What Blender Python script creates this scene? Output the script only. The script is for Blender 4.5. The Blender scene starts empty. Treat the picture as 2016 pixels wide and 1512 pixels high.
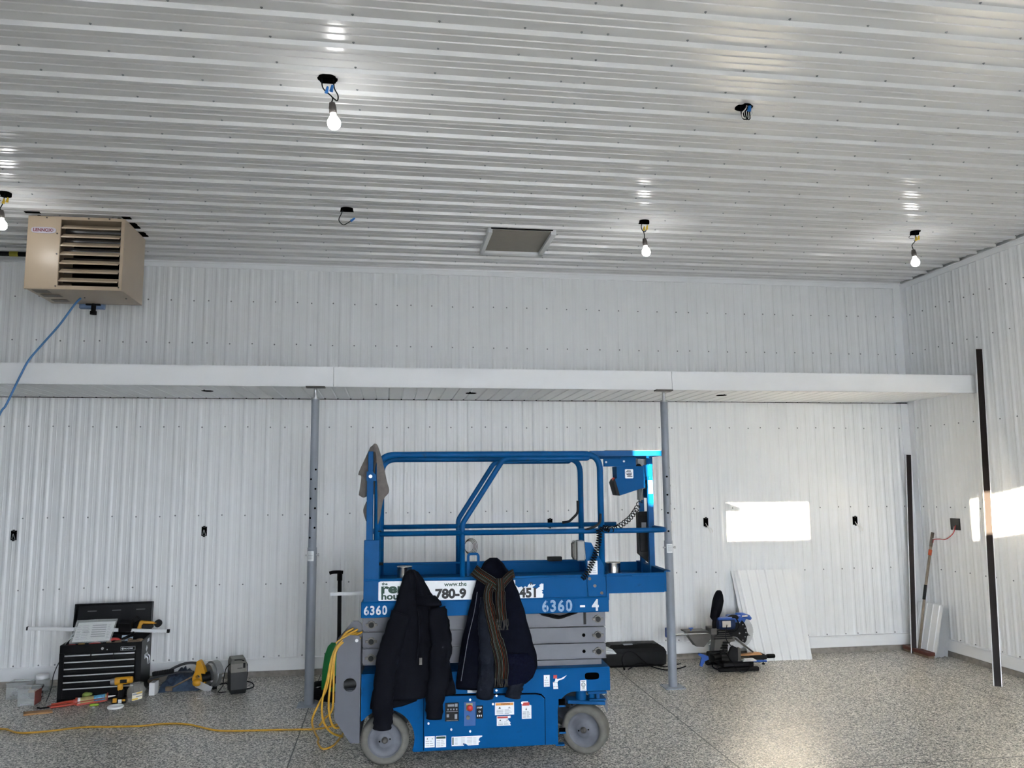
import bpy, bmesh, math, random
from mathutils import Vector, Matrix, noise
random.seed(7)
PI = math.pi
S = bpy.context.scene
COL = S.collection

# ------------------------------------------------------------------ camera, light, exposure
CAM_H = 1.6681
def _cam():
    yaw, pitch, roll, f = 0.15138, 0.12433, -0.00865, 1588.3
    cy, sy, cp, sp = math.cos(yaw), math.sin(yaw), math.cos(pitch), math.sin(pitch)
    fw = Vector((sy*cp, cy*cp, sp)); rt = Vector((cy, -sy, 0)); up = rt.cross(fw)
    r2 = rt*math.cos(roll) + up*math.sin(roll); u2 = up*math.cos(roll) - rt*math.sin(roll)
    cd = bpy.data.cameras.new('camera'); co = bpy.data.objects.new('camera', cd); COL.objects.link(co)
    cd.sensor_fit = 'HORIZONTAL'; cd.sensor_width = 36.0; cd.lens = f/2016*36.0
    cd.clip_start = .05; cd.clip_end = 200
    m = Matrix((r2, u2, -fw)).transposed().to_4x4(); m.translation = (0, 0, CAM_H)
    co.matrix_world = m
    S.camera = co
_cam()

W = bpy.data.worlds.new('sky'); S.world = W; W.use_nodes = True
wn = W.node_tree.nodes; bg = wn['Background']
tc = wn.new('ShaderNodeTexCoord'); sx = wn.new('ShaderNodeSeparateXYZ'); rp = wn.new('ShaderNodeValToRGB')
W.node_tree.links.new(tc.outputs['Generated'], sx.inputs[0])
mr = wn.new('ShaderNodeMapRange'); mr.inputs['From Min'].default_value = -1.0; W.node_tree.links.new(sx.outputs['Z'], mr.inputs['Value']); W.node_tree.links.new(mr.outputs[0], rp.inputs[0])
rp.color_ramp.elements[0].position = 0.47; rp.color_ramp.elements[0].color = (.20, .205, .21, 1)
e_ = rp.color_ramp.elements.new(.52); e_.color = (.80, .86, .95, 1)
rp.color_ramp.elements[-1].position = 0.8; rp.color_ramp.elements[1].color = (.62, .76, 1.0, 1)
W.node_tree.links.new(rp.outputs[0], bg.inputs['Color'])
bg.inputs['Strength'].default_value = 7.5

SUN_DIR = Vector((0.66, 1.0, -0.18))          # the way the low winter sun travels
sl = bpy.data.lights.new('sun', 'SUN'); so = bpy.data.objects.new('sun', sl); COL.objects.link(so)
so.rotation_euler = SUN_DIR.to_track_quat('-Z', 'Y').to_euler()
sl.energy = 14.5; sl.angle = math.radians(.2); sl.color = (1.0, .84, .61)

BULB_STRENGTH = 8.0
vs = S.view_settings
S.display_settings.display_device = 'sRGB'
vs.view_transform = 'Standard'; vs.look = 'None'; vs.gamma = 1.0; vs.use_curve_mapping = False
vs.exposure = 2.68
cy = S.cycles
cy.use_denoising = True
cy.max_bounces = 10; cy.diffuse_bounces = 6; cy.glossy_bounces = 4; cy.transmission_bounces = 6; cy.transparent_max_bounces = 12
cy.sample_clamp_indirect = 20.0; cy.blur_glossy = .6
cy.caustics_reflective = False; cy.caustics_refractive = False

# ------------------------------------------------------------------ room numbers (metres)
XR, YB, HC, YF, ZT, ZB = 5.346, 7.661, 3.757, 6.655, 2.6346, 2.470
XL, YN = -7.0, -2.5

# windows of the wall behind the camera: x0, x1, z0, z1
WINS = [(-3.476, -2.546, 2.935, 3.305), (-.86, .14, 2.80, 3.185), (-.30, .95, .25, 2.35), (1.05, 2.30, .25, 2.35), (2.40, 3.65, .25, 2.35)]  # last three invented and sized to bring in daylight from behind
for i, (a, b, c, d) in enumerate(WINS):
    L = bpy.data.lights.new('window_portal', 'AREA'); L.shape = 'RECTANGLE'; L.size = b-a; L.size_y = d-c
    L.cycles.is_portal = True
    o = bpy.data.objects.new('window_portal', L); COL.objects.link(o)
    o.location = ((a+b)/2, YN-.03, (c+d)/2); o.rotation_euler = (PI/2, 0, 0)

# unseen white block added to keep the low sun off the lower windows
def yard_light_blockers():
    bm = bmesh.new()
    vs = [bm.verts.new(p) for p in ((-40, -13, -1), (40, -13, -1), (40, -12, -1), (-40, -12, -1), (-40, -13, 4.22), (40, -13, 4.22), (40, -12, 4.22), (-40, -12, 4.22))]
    for f in ((0, 3, 2, 1), (4, 5, 6, 7), (0, 1, 5, 4), (1, 2, 6, 5), (2, 3, 7, 6), (3, 0, 4, 7)): bm.faces.new([vs[i] for i in f])
    me = bpy.data.meshes.new('wall_sun_block'); bm.to_mesh(me); bm.free()
    o = bpy.data.objects.new('wall_sun_block', me); COL.objects.link(o); o['kind'] = 'structure'
    mt = bpy.data.materials.new('sun_block_white'); mt.use_nodes = True
    mt.node_tree.nodes['Principled BSDF'].inputs['Base Color'].default_value = (.86, .87, .88, 1); mt.node_tree.nodes['Principled BSDF'].inputs['Roughness'].default_value = .8  # bright face sends sky light back through the lower windows
    me.materials.append(mt)
    bm = bmesh.new(); bm.faces.new([bm.verts.new(p) for p in ((-40, -12.5, -.06), (40, -12.5, -.06), (40, YN-.06, -.06), (-40, YN-.06, -.06))])  # added dark ground, cuts the light thrown up at the ceiling
    me = bpy.data.meshes.new('ground_light_cut'); bm.to_mesh(me); bm.free()
    o = bpy.data.objects.new('ground_light_cut', me); COL.objects.link(o); o['kind'] = 'structure'
    mt = bpy.data.materials.new('light_cut_dark'); mt.use_nodes = True
    mt.node_tree.nodes['Principled BSDF'].inputs['Base Color'].default_value = (.09, .09, .09, 1); mt.node_tree.nodes['Principled BSDF'].inputs['Roughness'].default_value = .9
    me.materials.append(mt)
yard_light_blockers()

# ------------------------------------------------------------------ materials
def lin(h):
    h = h.lstrip('#'); v = [int(h[i:i+2], 16)/255 for i in (0, 2, 4)]
    return tuple(((c/12.92) if c <= .04045 else ((c+.055)/1.055)**2.4) for c in v) + (1,)
MATS = {}
def pm(name, col, rough=.5, metal=0.0, spec=.5, var=.12, scale=14.0, bump=0.0, bscale=60.0, coat=0.0, emit=None, alpha=None, trans=0.0, dirt=None):
    if name in MATS: return MATS[name]
    m = bpy.data.materials.new(name); m.use_nodes = True
    n = m.node_tree.nodes; l = m.node_tree.links; b = n['Principled BSDF']
    c = lin(col) if isinstance(col, str) else tuple(col) + (1,)
    b.inputs['Roughness'].default_value = rough; b.inputs['Metallic'].default_value = metal
    b.inputs['Specular IOR Level'].default_value = spec
    b.inputs['Coat Weight'].default_value = coat
    b.inputs['Transmission Weight'].default_value = trans
    tcn = n.new('ShaderNodeTexCoord')
    if var > 0:
        nz = n.new('ShaderNodeTexNoise'); nz.inputs['Scale'].default_value = scale; nz.inputs['Detail'].default_value = 4
        l.new(tcn.outputs['Object'], nz.inputs['Vector'])
        r = n.new('ShaderNodeValToRGB')
        r.color_ramp.elements[0].position = .3; r.color_ramp.elements[1].position = .7
        r.color_ramp.elements[0].color = tuple(x*(1-var) for x in c[:3]) + (1,)
        r.color_ramp.elements[1].color = tuple(min(1, x*(1+var)) for x in c[:3]) + (1,)
        l.new(nz.outputs['Fac'], r.inputs[0])
        out = r.outputs[0]
        if dirt:
            n2 = n.new('ShaderNodeTexNoise'); n2.inputs['Scale'].default_value = scale*1.7; n2.inputs['Detail'].default_value = 8; n2.inputs['Roughness'].default_value = .7
            l.new(tcn.outputs['Object'], n2.inputs['Vector'])
            r2 = n.new('ShaderNodeValToRGB'); r2.color_ramp.elements[0].position = .60; r2.color_ramp.elements[1].position = .74
            r2.color_ramp.elements[0].color = (0, 0, 0, 1); r2.color_ramp.elements[1].color = (.75, .75, .75, 1)
            l.new(n2.outputs['Fac'], r2.inputs[0])
            mx = n.new('ShaderNodeMix'); mx.data_type = 'RGBA'
            l.new(r2.outputs[0], mx.inputs['Factor']); l.new(out, mx.inputs[6]); mx.inputs[7].default_value = lin(dirt)
            out = mx.outputs[2]
        l.new(out, b.inputs['Base Color'])
    else:
        b.inputs['Base Color'].default_value = c
    if bump > 0:
        nb = n.new('ShaderNodeTexNoise'); nb.inputs['Scale'].default_value = bscale; nb.inputs['Detail'].default_value = 5
        l.new(tcn.outputs['Object'], nb.inputs['Vector'])
        bp = n.new('ShaderNodeBump'); bp.inputs['Strength'].default_value = bump; bp.inputs['Distance'].default_value = .01
        l.new(nb.outputs['Fac'], bp.inputs['Height']); l.new(bp.outputs[0], b.inputs['Normal'])
    if emit:
        b.inputs['Emission Color'].default_value = (1, .985, .96, 1); b.inputs['Emission Strength'].default_value = emit
    MATS[name] = m
    return m

WHITE = pm('white_painted_steel', '#dfe1e2', rough=.36, spec=.45, var=.02, scale=3)
CEILW = pm('white_ceiling_steel', '#d2d3d3', rough=.25, spec=.5, var=.02, scale=3)
TRIMW = pm('white_trim_steel', '#e2e4e6', rough=.4, spec=.4, var=.02, scale=4)
SCREW = pm('screw_head_steel', '#7d8184', rough=.4, metal=.6, var=.1)
CONC = pm('raw_concrete', '#8b8680', rough=.9, var=.25, scale=18, bump=.3, bscale=90)
DARKGAP = pm('dark_void', '#070707', rough=1, spec=0, var=0)
BLUE = pm('blue_lift_paint', (.0005, .070, .222), rough=.45, spec=.06, var=.06, scale=6, dirt='#0d3c66')
BLUED = pm('worn_blue_rail_paint', (.001, .068, .212), rough=.45, spec=.12, var=.14, scale=9, dirt='#343c42')
GREYP = pm('grey_lift_paint', '#4e5159', rough=.45, var=.08, scale=7, dirt='#4a4b50')
TYRE = pm('grey_rubber_tyre', '#66655f', rough=.8, spec=.25, var=.14, scale=25, bump=.12)
HUB = pm('grey_wheel_hub', '#5c5f66', rough=.55, var=.12, scale=20)
POSTG = pm('grey_post_paint', '#838a94', rough=.42, var=.05, scale=9)
STEEL = pm('zinc_steel', '#b6b8ba', rough=.3, metal=.9, var=.1)
CHROME = pm('bright_tin', '#e0dedb', rough=.22, metal=1.0, var=.04)
ALU = pm('brushed_aluminium', '#c9cbce', rough=.32, metal=.75, var=.04)
BLACK = pm('black_plastic', '#0a0a0b', rough=.55, spec=.2, var=.15)
BLACKG = pm('black_powder_coat', '#090a0c', rough=.4, spec=.16, var=.12, scale=10)
RUB = pm('black_rubber', '#0d0d0f', rough=.75, spec=.15, var=.15)
DKGREY = pm('dark_grey_plastic', '#28292a', rough=.55, spec=.25, var=.1)
MIDGREY = pm('grey_plastic', '#7d7f80', rough=.5, var=.08)
GUNMET = pm('cast_grey_metal', '#55534f', rough=.45, metal=.5, var=.15)
TAN = pm('tan_heater_enamel', '#b5a48e', rough=.33, spec=.5, var=.03, scale=4)
TAND = pm('heater_label_grey', '#7d746a', rough=.5, var=.1)
YEL = pm('yellow_tool_plastic', '#c08a16', rough=.45, var=.06)
YCORD = pm('yellow_cord_vinyl', '#b48a2b', rough=.5, var=.10, scale=30)
BCORD = pm('blue_cord_vinyl', '#3f74a8', rough=.5, var=.05)
RED = pm('red_plastic', '#b42d26', rough=.45, var=.1)
ORANGE = pm('red_orange_gun_paint', '#a33a28', rough=.45, var=.08)
WHITEP = pm('white_plastic', '#e4e5e6', rough=.45, var=.02)
STICK = pm('white_sticker_vinyl', '#dcdfe2', rough=.5, var=.03, scale=30)
INK = pm('black_ink', '#0b0c10', rough=.6, var=0)
INKG = pm('dark_green_ink', '#0b3a2c', rough=.6, var=0)
INKGREY = pm('grey_print_ink', '#8b8f94', rough=.7, var=0)
INKO = pm('orange_warning_ink', '#d98a2b', rough=.6, var=0)
INKR = pm('red_ink', '#b23a34', rough=.6, var=0)
STEN = pm('stencil_white_paint', '#c4cbd2', rough=.6, var=.12, scale=60)
STENF = pm('faded_stencil_paint', '#7f9dba', rough=.6, var=.2, scale=60)
CLOTHN = pm('navy_jacket_fabric', '#090b12', rough=.85, spec=.12, var=.2, scale=30, bump=.10, bscale=120)
CLOTHC = pm('dark_navy_coat_fabric', '#070a15', rough=.88, spec=.1, var=.2, scale=30, bump=.10, bscale=160)
SHELL = pm('dark_sleeve_shell', '#151922', rough=.7, spec=.1, var=.2, scale=20, bump=.3, bscale=70)
LINING = pm('quilted_navy_lining', '#060a1c', rough=.7, spec=.08, var=.25, scale=70, bump=.6, bscale=70)
RAG = pm('grey_rag_cloth', '#6a6562', rough=.95, spec=.1, var=.12, scale=30, bump=.3, bscale=200)
DENIM = pm('blue_denim', '#3d4c60', rough=.9, spec=.15, var=.3, scale=25, bump=.4, bscale=150)
GREENP = pm('green_shovel_plastic', '#1f8a44', rough=.4, var=.08)
LIME = pm('lime_green_plastic', '#7d8f3c', rough=.5, var=.1)
WOOD = pm('bare_wood', '#a37a4e', rough=.7, var=.2, scale=12)
WOODD = pm('brown_broom_wood', '#5b2f24', rough=.6, var=.2, scale=12)
BROWN = pm('dark_brown_trim_steel', '#1d1513', rough=.5, spec=.12, var=.06)
HANDLE = pm('weathered_handle', '#8e8172', rough=.7, var=.25, scale=20)
SAWBLUE = pm('blue_saw_plastic', '#1f4f9c', rough=.4, var=.06)
PAPER = pm('white_paper', '#d9dadb', rough=.7, var=.03)
BLADE = pm('saw_blade_steel', '#bfc1c2', rough=.3, metal=.55, var=.08, scale=20)
BROWNT = pm('tan_leather_tool', '#70604d', rough=.8, var=.25, scale=30)
def clearp(name, col, a=.35):
    m = pm(name, col, rough=.12, spec=.5, var=0)
    n = m.node_tree.nodes; l = m.node_tree.links
    t = n.new('ShaderNodeBsdfTransparent'); mx = n.new('ShaderNodeMixShader'); mx.inputs[0].default_value = a
    l.new(t.outputs[0], mx.inputs[1]); l.new(n['Principled BSDF'].outputs[0], mx.inputs[2]); l.new(mx.outputs[0], n['Material Output'].inputs[0])
    return m
CLEAR = clearp('clear_plastic', '#d5dada', .24)
CLEARD = clearp('smoky_clear_plastic', '#b8b6b0', .17)
PANE = clearp('window_glass', '#e8f0f2', .06)

def floor_mat():
    m = bpy.data.materials.new('flake_epoxy_floor'); m.use_nodes = True
    n = m.node_tree.nodes; l = m.node_tree.links; b = n['Principled BSDF']
    t = n.new('ShaderNodeTexCoord')
    def ramp(stops):
        r = n.new('ShaderNodeValToRGB'); e = r.color_ramp.elements
        r.color_ramp.interpolation = 'CONSTANT'
        e[0].position, e[0].color = stops[0][0], lin(stops[0][1]); e[1].position, e[1].color = stops[1][0], lin(stops[1][1])
        for p, c in stops[2:]:
            q = e.new(p); q.color = lin(c)
        return r
    v = n.new('ShaderNodeTexVoronoi'); v.inputs['Scale'].default_value = 135; v.inputs['Randomness'].default_value = 1
    nz = n.new('ShaderNodeTexNoise'); nz.inputs['Scale'].default_value = 60
    mxv = n.new('ShaderNodeMix'); mxv.data_type = 'VECTOR'; mxv.inputs['Factor'].default_value = .012
    l.new(t.outputs['Object'], nz.inputs['Vector'])
    l.new(t.outputs['Object'], mxv.inputs[4]); l.new(nz.outputs['Color'], mxv.inputs[5])
    l.new(mxv.outputs[1], v.inputs['Vector'])
    sep = n.new('ShaderNodeSeparateColor'); l.new(v.outputs['Color'], sep.inputs[0])
    r = ramp([(0, '#2a2b2c'), (.15, '#57564f'), (.31, '#8e8b83'), (.50, '#adA89f'), (.68, '#cfcac0'), (.86, '#e9e5dc')])
    l.new(sep.outputs[0], r.inputs[0])
    # saw cuts in the slab
    sx = n.new('ShaderNodeSeparateXYZ'); l.new(t.outputs['Object'], sx.inputs[0])
    fac = None
    for axis, pos in (('X', -.585), ('X', 2.06), ('Y', 4.64), ('X', 4.7)):
        a = n.new('ShaderNodeMath'); a.operation = 'SUBTRACT'; l.new(sx.outputs[axis], a.inputs[0]); a.inputs[1].default_value = pos
        c = n.new('ShaderNodeMath'); c.operation = 'ABSOLUTE'; l.new(a.outputs[0], c.inputs[0])
        d = n.new('ShaderNodeMath'); d.operation = 'LESS_THAN'; l.new(c.outputs[0], d.inputs[0]); d.inputs[1].default_value = .0042
        if fac is None: fac = d.outputs[0]
        else:
            mm = n.new('ShaderNodeMath'); mm.operation = 'MAXIMUM'; l.new(fac, mm.inputs[0]); l.new(d.outputs[0], mm.inputs[1]); fac = mm.outputs[0]
    mx = n.new('ShaderNodeMix'); mx.data_type = 'RGBA'; l.new(fac, mx.inputs['Factor']); l.new(r.outputs[0], mx.inputs[6]); mx.inputs[7].default_value = (.02, .02, .02, 1)
    l.new(mx.outputs[2], b.inputs['Base Color'])
    b.inputs['Roughness'].default_value = .42
    b.inputs['Coat Weight'].default_value = .35; b.inputs['Coat Roughness'].default_value = .22
    n3 = n.new('ShaderNodeTexNoise'); n3.inputs['Scale'].default_value = 70; n3.inputs['Detail'].default_value = 3; l.new(t.outputs['Object'], n3.inputs['Vector'])
    bp = n.new('ShaderNodeBump'); bp.inputs['Strength'].default_value = .35; bp.inputs['Distance'].default_value = .004
    l.new(n3.outputs['Fac'], bp.inputs['Height']); l.new(bp.outputs[0], b.inputs['Normal']); l.new(bp.outputs[0], b.inputs['Coat Normal'])
    return m
FLOOR = floor_mat()

def scarf_mat():
    m = bpy.data.materials.new('striped_scarf_knit'); m.use_nodes = True
    n = m.node_tree.nodes; l = m.node_tree.links; b = n['Principled BSDF']
    uv = n.new('ShaderNodeUVMap'); sx = n.new('ShaderNodeSeparateXYZ'); l.new(uv.outputs[0], sx.inputs[0])
    r = n.new('ShaderNodeValToRGB'); r.color_ramp.interpolation = 'CONSTANT'; e = r.color_ramp.elements
    st = [(0, '#0d0d0e'), (.07, '#5d6560'), (.10, '#0d0d0e'), (.21, '#4d2a1c'), (.24, '#0d0d0e'), (.34, '#5f5d46'), (.36, '#0d0d0e'), (.48, '#5c2917'), (.55, '#0d0d0e'),
          (.64, '#646f6a'), (.67, '#0d0d0e'), (.77, '#4b4931'), (.80, '#0d0d0e'), (.89, '#5c4935'), (.91, '#0d0d0e'), (.97, '#555d5a')]
    e[0].position, e[0].color = st[0][0], lin(st[0][1]); e[1].position, e[1].color = st[1][0], lin(st[1][1])
    for p, c in st[2:]:
        q = e.new(p); q.color = lin(c)
    mu = n.new('ShaderNodeMath'); mu.operation = 'MULTIPLY'; mu.inputs[1].default_value = 1.45; l.new(sx.outputs['X'], mu.inputs[0]); fr = n.new('ShaderNodeMath'); fr.operation = 'FRACT'; l.new(mu.outputs[0], fr.inputs[0])
    l.new(fr.outputs[0], r.inputs[0]); l.new(r.outputs[0], b.inputs['Base Color'])
    b.inputs['Roughness'].default_value = .95; b.inputs['Specular IOR Level'].default_value = .1
    t = n.new('ShaderNodeTexCoord'); nz = n.new('ShaderNodeTexNoise'); nz.inputs['Scale'].default_value = 300; l.new(t.outputs['Object'], nz.inputs['Vector'])
    bp = n.new('ShaderNodeBump'); bp.inputs['Strength'].default_value = .3; bp.inputs['Distance'].default_value = .004
    l.new(nz.outputs['Fac'], bp.inputs['Height']); l.new(bp.outputs[0], b.inputs['Normal'])
    return m
SCARF = scarf_mat()

# ------------------------------------------------------------------ mesh helpers
def T(x=0, y=0, z=0): return Matrix.Translation((x, y, z))
def R(a, ax): return Matrix.Rotation(a, 4, ax)
def fillet(pts, rad, seg=6):
    pts = [Vector(p) for p in pts]; out = [pts[0]]
    for i in range(1, len(pts)-1):
        a, b, c = pts[i-1], pts[i], pts[i+1]
        d1, d2 = (a-b), (c-b); l1, l2 = d1.length, d2.length; d1.normalize(); d2.normalize()
        ang = d1.angle(d2)
        if ang > PI-.01: out.append(b); continue
        t = min(rad/math.tan(ang/2), l1*.48, l2*.48)
        p, q = b+d1*t, b+d2*t
        for k in range(seg+1):
            s = k/seg
            out.append((p*(1-s)+b*s)*(1-s) + (b*(1-s)+q*s)*s)
    out.append(pts[-1]); return out
def catmull(pts, seg=8):
    P = [Vector(p) for p in pts]; P = [P[0]*2-P[1]] + P + [P[-1]*2-P[-2]]; out = []
    for i in range(1, len(P)-2):
        for k in range(seg):
            t = k/seg; a, b, c, d = P[i-1], P[i], P[i+1], P[i+2]
            out.append(.5*((2*b)+(c-a)*t+(2*a-5*b+4*c-d)*t*t+(3*b-a-3*c+d)*t**3))
    out.append(P[-2]); return out
class MB:
    def __init__(s): s.bm = bmesh.new(); s.uvl = None
    def _new(s, vs, fs, mi=0, M=None, smooth=False):
        V = []
        for v in vs:
            v = Vector(v)
            V.append(s.bm.verts.new(M @ v if M is not None else v))
        for f in fs:
            try:
                q = s.bm.faces.new([V[i] for i in f]); q.material_index = mi; q.smooth = smooth
            except ValueError: pass
        return V
    def merge(s, tmp, mi=0, M=None, smooth=False):
        tmp.verts.ensure_lookup_table(); tmp.verts.index_update()
        s._new([v.co for v in tmp.verts], [[v.index for v in f.verts] for f in tmp.faces], mi, M, smooth); tmp.free()
        return s
    def box(s, x0, x1, y0, y1, z0, z1, M=None, bev=0.0, mi=0, seg=2):
        t = bmesh.new()
        vs = [t.verts.new(p) for p in ((x0, y0, z0), (x1, y0, z0), (x1, y1, z0), (x0, y1, z0), (x0, y0, z1), (x1, y0, z1), (x1, y1, z1), (x0, y1, z1))]
        for f in ((0, 3, 2, 1), (4, 5, 6, 7), (0, 1, 5, 4), (1, 2, 6, 5), (2, 3, 7, 6), (3, 0, 4, 7)): t.faces.new([vs[i] for i in f])
        if bev > 0: bmesh.ops.bevel(t, geom=list(t.edges), offset=bev, segments=seg, affect='EDGES', profile=.5)
        return s.merge(t, mi, M)
    def tube(s, pts, r, n=10, closed=False, sq=False, mi=0, M=None, up=(0, 0, 1), caps=True, rs=None):
        pts = [Vector(p) for p in pts]; N = len(pts); rings = []
        tang = []
        for i in range(N):
            a = pts[i-1] if (i > 0 or closed) else pts[i]; b = pts[(i+1) % N] if (i < N-1 or closed) else pts[i]
            d = (b-a); tang.append(d.normalized() if d.length > 1e-9 else Vector((0, 0, 1)))
        u = Vector(up); u = (u - tang[0]*u.dot(tang[0]))
        if u.length < 1e-4: u = Vector((1, 0, 0)) - tang[0]*tang[0].x
        if u.length < 1e-4: u = Vector((0, 1, 0))
        u.normalize()
        k = 4 if sq else n; vs = []
        for i in range(N):
            t = tang[i]; u = u - t*u.dot(t); u.normalize(); w = t.cross(u)
            rr = rs[i] if rs else r
            for j in range(k):
                a = 2*PI*j/k + (PI/4 if sq else 0); q = rr*(1.4142 if sq else 1)
                vs.append(pts[i] + (u*math.cos(a) + w*math.sin(a))*q)
        fs = []
        for i in range(N if closed else N-1):
            for j in range(k):
                a, b = i*k+j, i*k+(j+1) % k; c = ((i+1) % N)*k
                fs.append((a, b, c+(j+1) % k, c+j))
        if not closed and caps:
            fs.append(tuple(range(k-1, -1, -1))); fs.append(tuple((N-1)*k+j for j in range(k)))
        s._new(vs, fs, mi, M, not sq); return s
    def cyl(s, p0, p1, r0, r1=None, n=20, mi=0, M=None, smooth=True):
        r1 = r0 if r1 is None else r1
        p0, p1 = Vector(p0), Vector(p1); d = (p1-p0).normalized()
        u = d.orthogonal().normalized(); w = d.cross(u); vs = []
        for p, r in ((p0, r0), (p1, r1)):
            for j in range(n):
                a = 2*PI*j/n; vs.append(p+(u*math.cos(a)+w*math.sin(a))*r)
        fs = [(j, (j+1) % n, n+(j+1) % n, n+j) for j in range(n)]
        s._new(vs, fs, mi, M, smooth)
        s._new(vs, [tuple(range(n-1, -1, -1)), tuple(range(n, 2*n))], mi, M); return s
    def lathe(s, prof, n=28, M=None, mi=0, smooth=True, mis=None):
        vs = []; k = len(prof)
        for r, z in prof:
            for j in range(n):
                a = 2*PI*j/n; vs.append((max(r, 1e-5)*math.cos(a), max(r, 1e-5)*math.sin(a), z))
        for i in range(k-1):
            fs = [(i*n+j, i*n+(j+1) % n, (i+1)*n+(j+1) % n, (i+1)*n+j) for j in range(n)]
            sub = [v for v in vs]
            if i == 0: V = s._new(vs, [], 0, M)
            for f in fs:
                try:
                    q = s.bm.faces.new([V[t] for t in f]); q.smooth = smooth; q.material_index = mis[i] if mis else mi
                except ValueError: pass
        return s
    def sphere(s, c, r, M=None, mi=0, n=16, sc=(1, 1, 1)):
        prof = [(r*math.sin(PI*i/n), -r*math.cos(PI*i/n)) for i in range(n+1)]
        m = T(*c) @ Matrix.Diagonal((sc[0], sc[1], sc[2], 1))
        return s.lathe(prof, n*2, (M @ m) if M is not None else m, mi)
    def plate(s, outer, holes=(), t=.01, M=None, mi=0):
        """outline in x,z ; thickness along +y from 0 to t"""
        tb = bmesh.new(); edges = []
        for loop in [outer] + list(holes):
            vs = [tb.verts.new((p[0], 0, p[1])) for p in loop]
            edges += [tb.edges.new((vs[i], vs[(i+1) % len(vs)])) for i in range(len(vs))]
        bmesh.ops.triangle_fill(tb, edges=edges, use_beauty=True, use_dissolve=False)
        bmesh.ops.recalc_face_normals(tb, faces=tb.faces)
        r = bmesh.ops.extrude_face_region(tb, geom=list(tb.faces))
        bmesh.ops.translate(tb, verts=[v for v in r['geom'] if isinstance(v, bmesh.types.BMVert)], vec=(0, t, 0))
        bmesh.ops.recalc_face_normals(tb, faces=tb.faces)
        return s.merge(tb, mi, M)
    def loft(s, rings, mi=0, M=None, caps=True, smooth=True):
        k = len(rings[0]); vs = [p for r in rings for p in r]; fs = []
        for i in range(len(rings)-1):
            for j in range(k): fs.append((i*k+j, i*k+(j+1) % k, (i+1)*k+(j+1) % k, (i+1)*k+j))
        V = s._new(vs, fs, mi, M, smooth)
        if caps:
            for rg in (list(range(k-1, -1, -1)), [(len(rings)-1)*k+j for j in range(k)]):
                try:
                    q = s.bm.faces.new([V[i] for i in rg]); q.material_index = mi
                except ValueError: pass
        return s
    def ribbon(s, path, width, nrm=(0, -1, 0), mi=0, M=None, th=.006, nu=9, bulge=.006):
        """flat strip following path with UV x across its width"""
        pts = [Vector(p) for p in path]; N = len(pts); nr = Vector(nrm)
        if s.uvl is None: s.uvl = s.bm.loops.layers.uv.new('UVMap')
        grid = []
        for i in range(N):
            d = (pts[min(i+1, N-1)]-pts[max(i-1, 0)]).normalized(); side = d.cross(nr).normalized()
            w = width[i] if isinstance(width, (list, tuple)) else width
            row = []
            for j in range(nu):
                f = j/(nu-1)-.5
                off = nr*(bulge*math.cos(f*PI*3+i*.4)*.6 + bulge*(1-4*f*f))
                row.append(pts[i]+side*w*f+off)
            grid.append(row)
        for sgn in (1, -1):
            V = [[s.bm.verts.new((M @ (p+nr*th*.5*sgn)) if M is not None else p+nr*th*.5*sgn) for p in r] for r in grid]
            for i in range(N-1):
                for j in range(nu-1):
                    f = s.bm.faces.new((V[i][j], V[i][j+1], V[i+1][j+1], V[i+1][j]) if sgn < 0 else (V[i][j], V[i+1][j], V[i+1][j+1], V[i][j+1]))
                    f.material_index = mi; f.smooth = True
                    for lp in f.loops:
                        for jj in (j, j+1):
                            if lp.vert in (V[i][jj], V[i+1][jj]): lp[s.uvl].uv = (jj/(nu-1), i/N)
        return s
    def text(s, body, size, M, mi=0, bold=0.0, ext=.0006, xs=1.0, align='LEFT', spacing=1.0):
        c = bpy.data.curves.new('lettering', 'FONT'); c.body = body; c.size = size; c.extrude = ext; c.offset = bold*size
        c.align_x = align; c.space_character = spacing; c.resolution_u = 4
        o = bpy.data.objects.new('lettering', c); me = bpy.data.meshes.new_from_object(o)
        m = M @ R(PI/2, 'X') @ Matrix.Diagonal((xs, 1, 1, 1))
        s._new([v.co for v in me.vertices], [tuple(p.vertices) for p in me.polygons], mi, m)
        bpy.data.objects.remove(o); bpy.data.curves.remove(c); bpy.data.meshes.remove(me); return s
    def build(s, name, mats, parent=None, M=None, label=None):
        me = bpy.data.meshes.new(name)
        bmesh.ops.recalc_face_normals(s.bm, faces=[f for f in s.bm.faces]) if False else None
        s.bm.to_mesh(me); s.bm.free()
        for m in (mats if isinstance(mats, (list, tuple)) else [mats]): me.materials.append(m)
        o = bpy.data.objects.new(name, me); COL.objects.link(o)
        if parent is not None: o.parent = parent
        if M is not None: o.matrix_local = M
        if label: o['label'] = label
        return o
def thing(name, label, cat, loc=(0, 0, 0), rz=0.0, group=None):
    o = bpy.data.objects.new(name, None); COL.objects.link(o); o.empty_display_size = .05
    o.location = loc; o.rotation_euler = (0, 0, rz); o['label'] = label; o['category'] = cat
    if group: o['group'] = group
    return o
def tag(o, label, cat, group=None):
    o['label'] = label; o['category'] = cat
    if group: o['group'] = group
    return o
def struct(o, label=None):
    o['kind'] = 'structure'
    if label: o['label'] = label
    return o
def copy_tree(o, parent=None):
    c = o.copy(); COL.objects.link(c)
    if parent is not None: c.parent = parent; c.matrix_parent_inverse = o.matrix_parent_inverse.copy()
    for ch in list(o.children): copy_tree(ch, c)
    return c
def circ(cx, cz, r, n=28, a0=0, a1=2*PI, full=True):
    k = n if full else n+1
    return [(cx+r*math.cos(a0+(a1-a0)*i/n), cz+r*math.sin(a0+(a1-a0)*i/n)) for i in range(k)]

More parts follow.
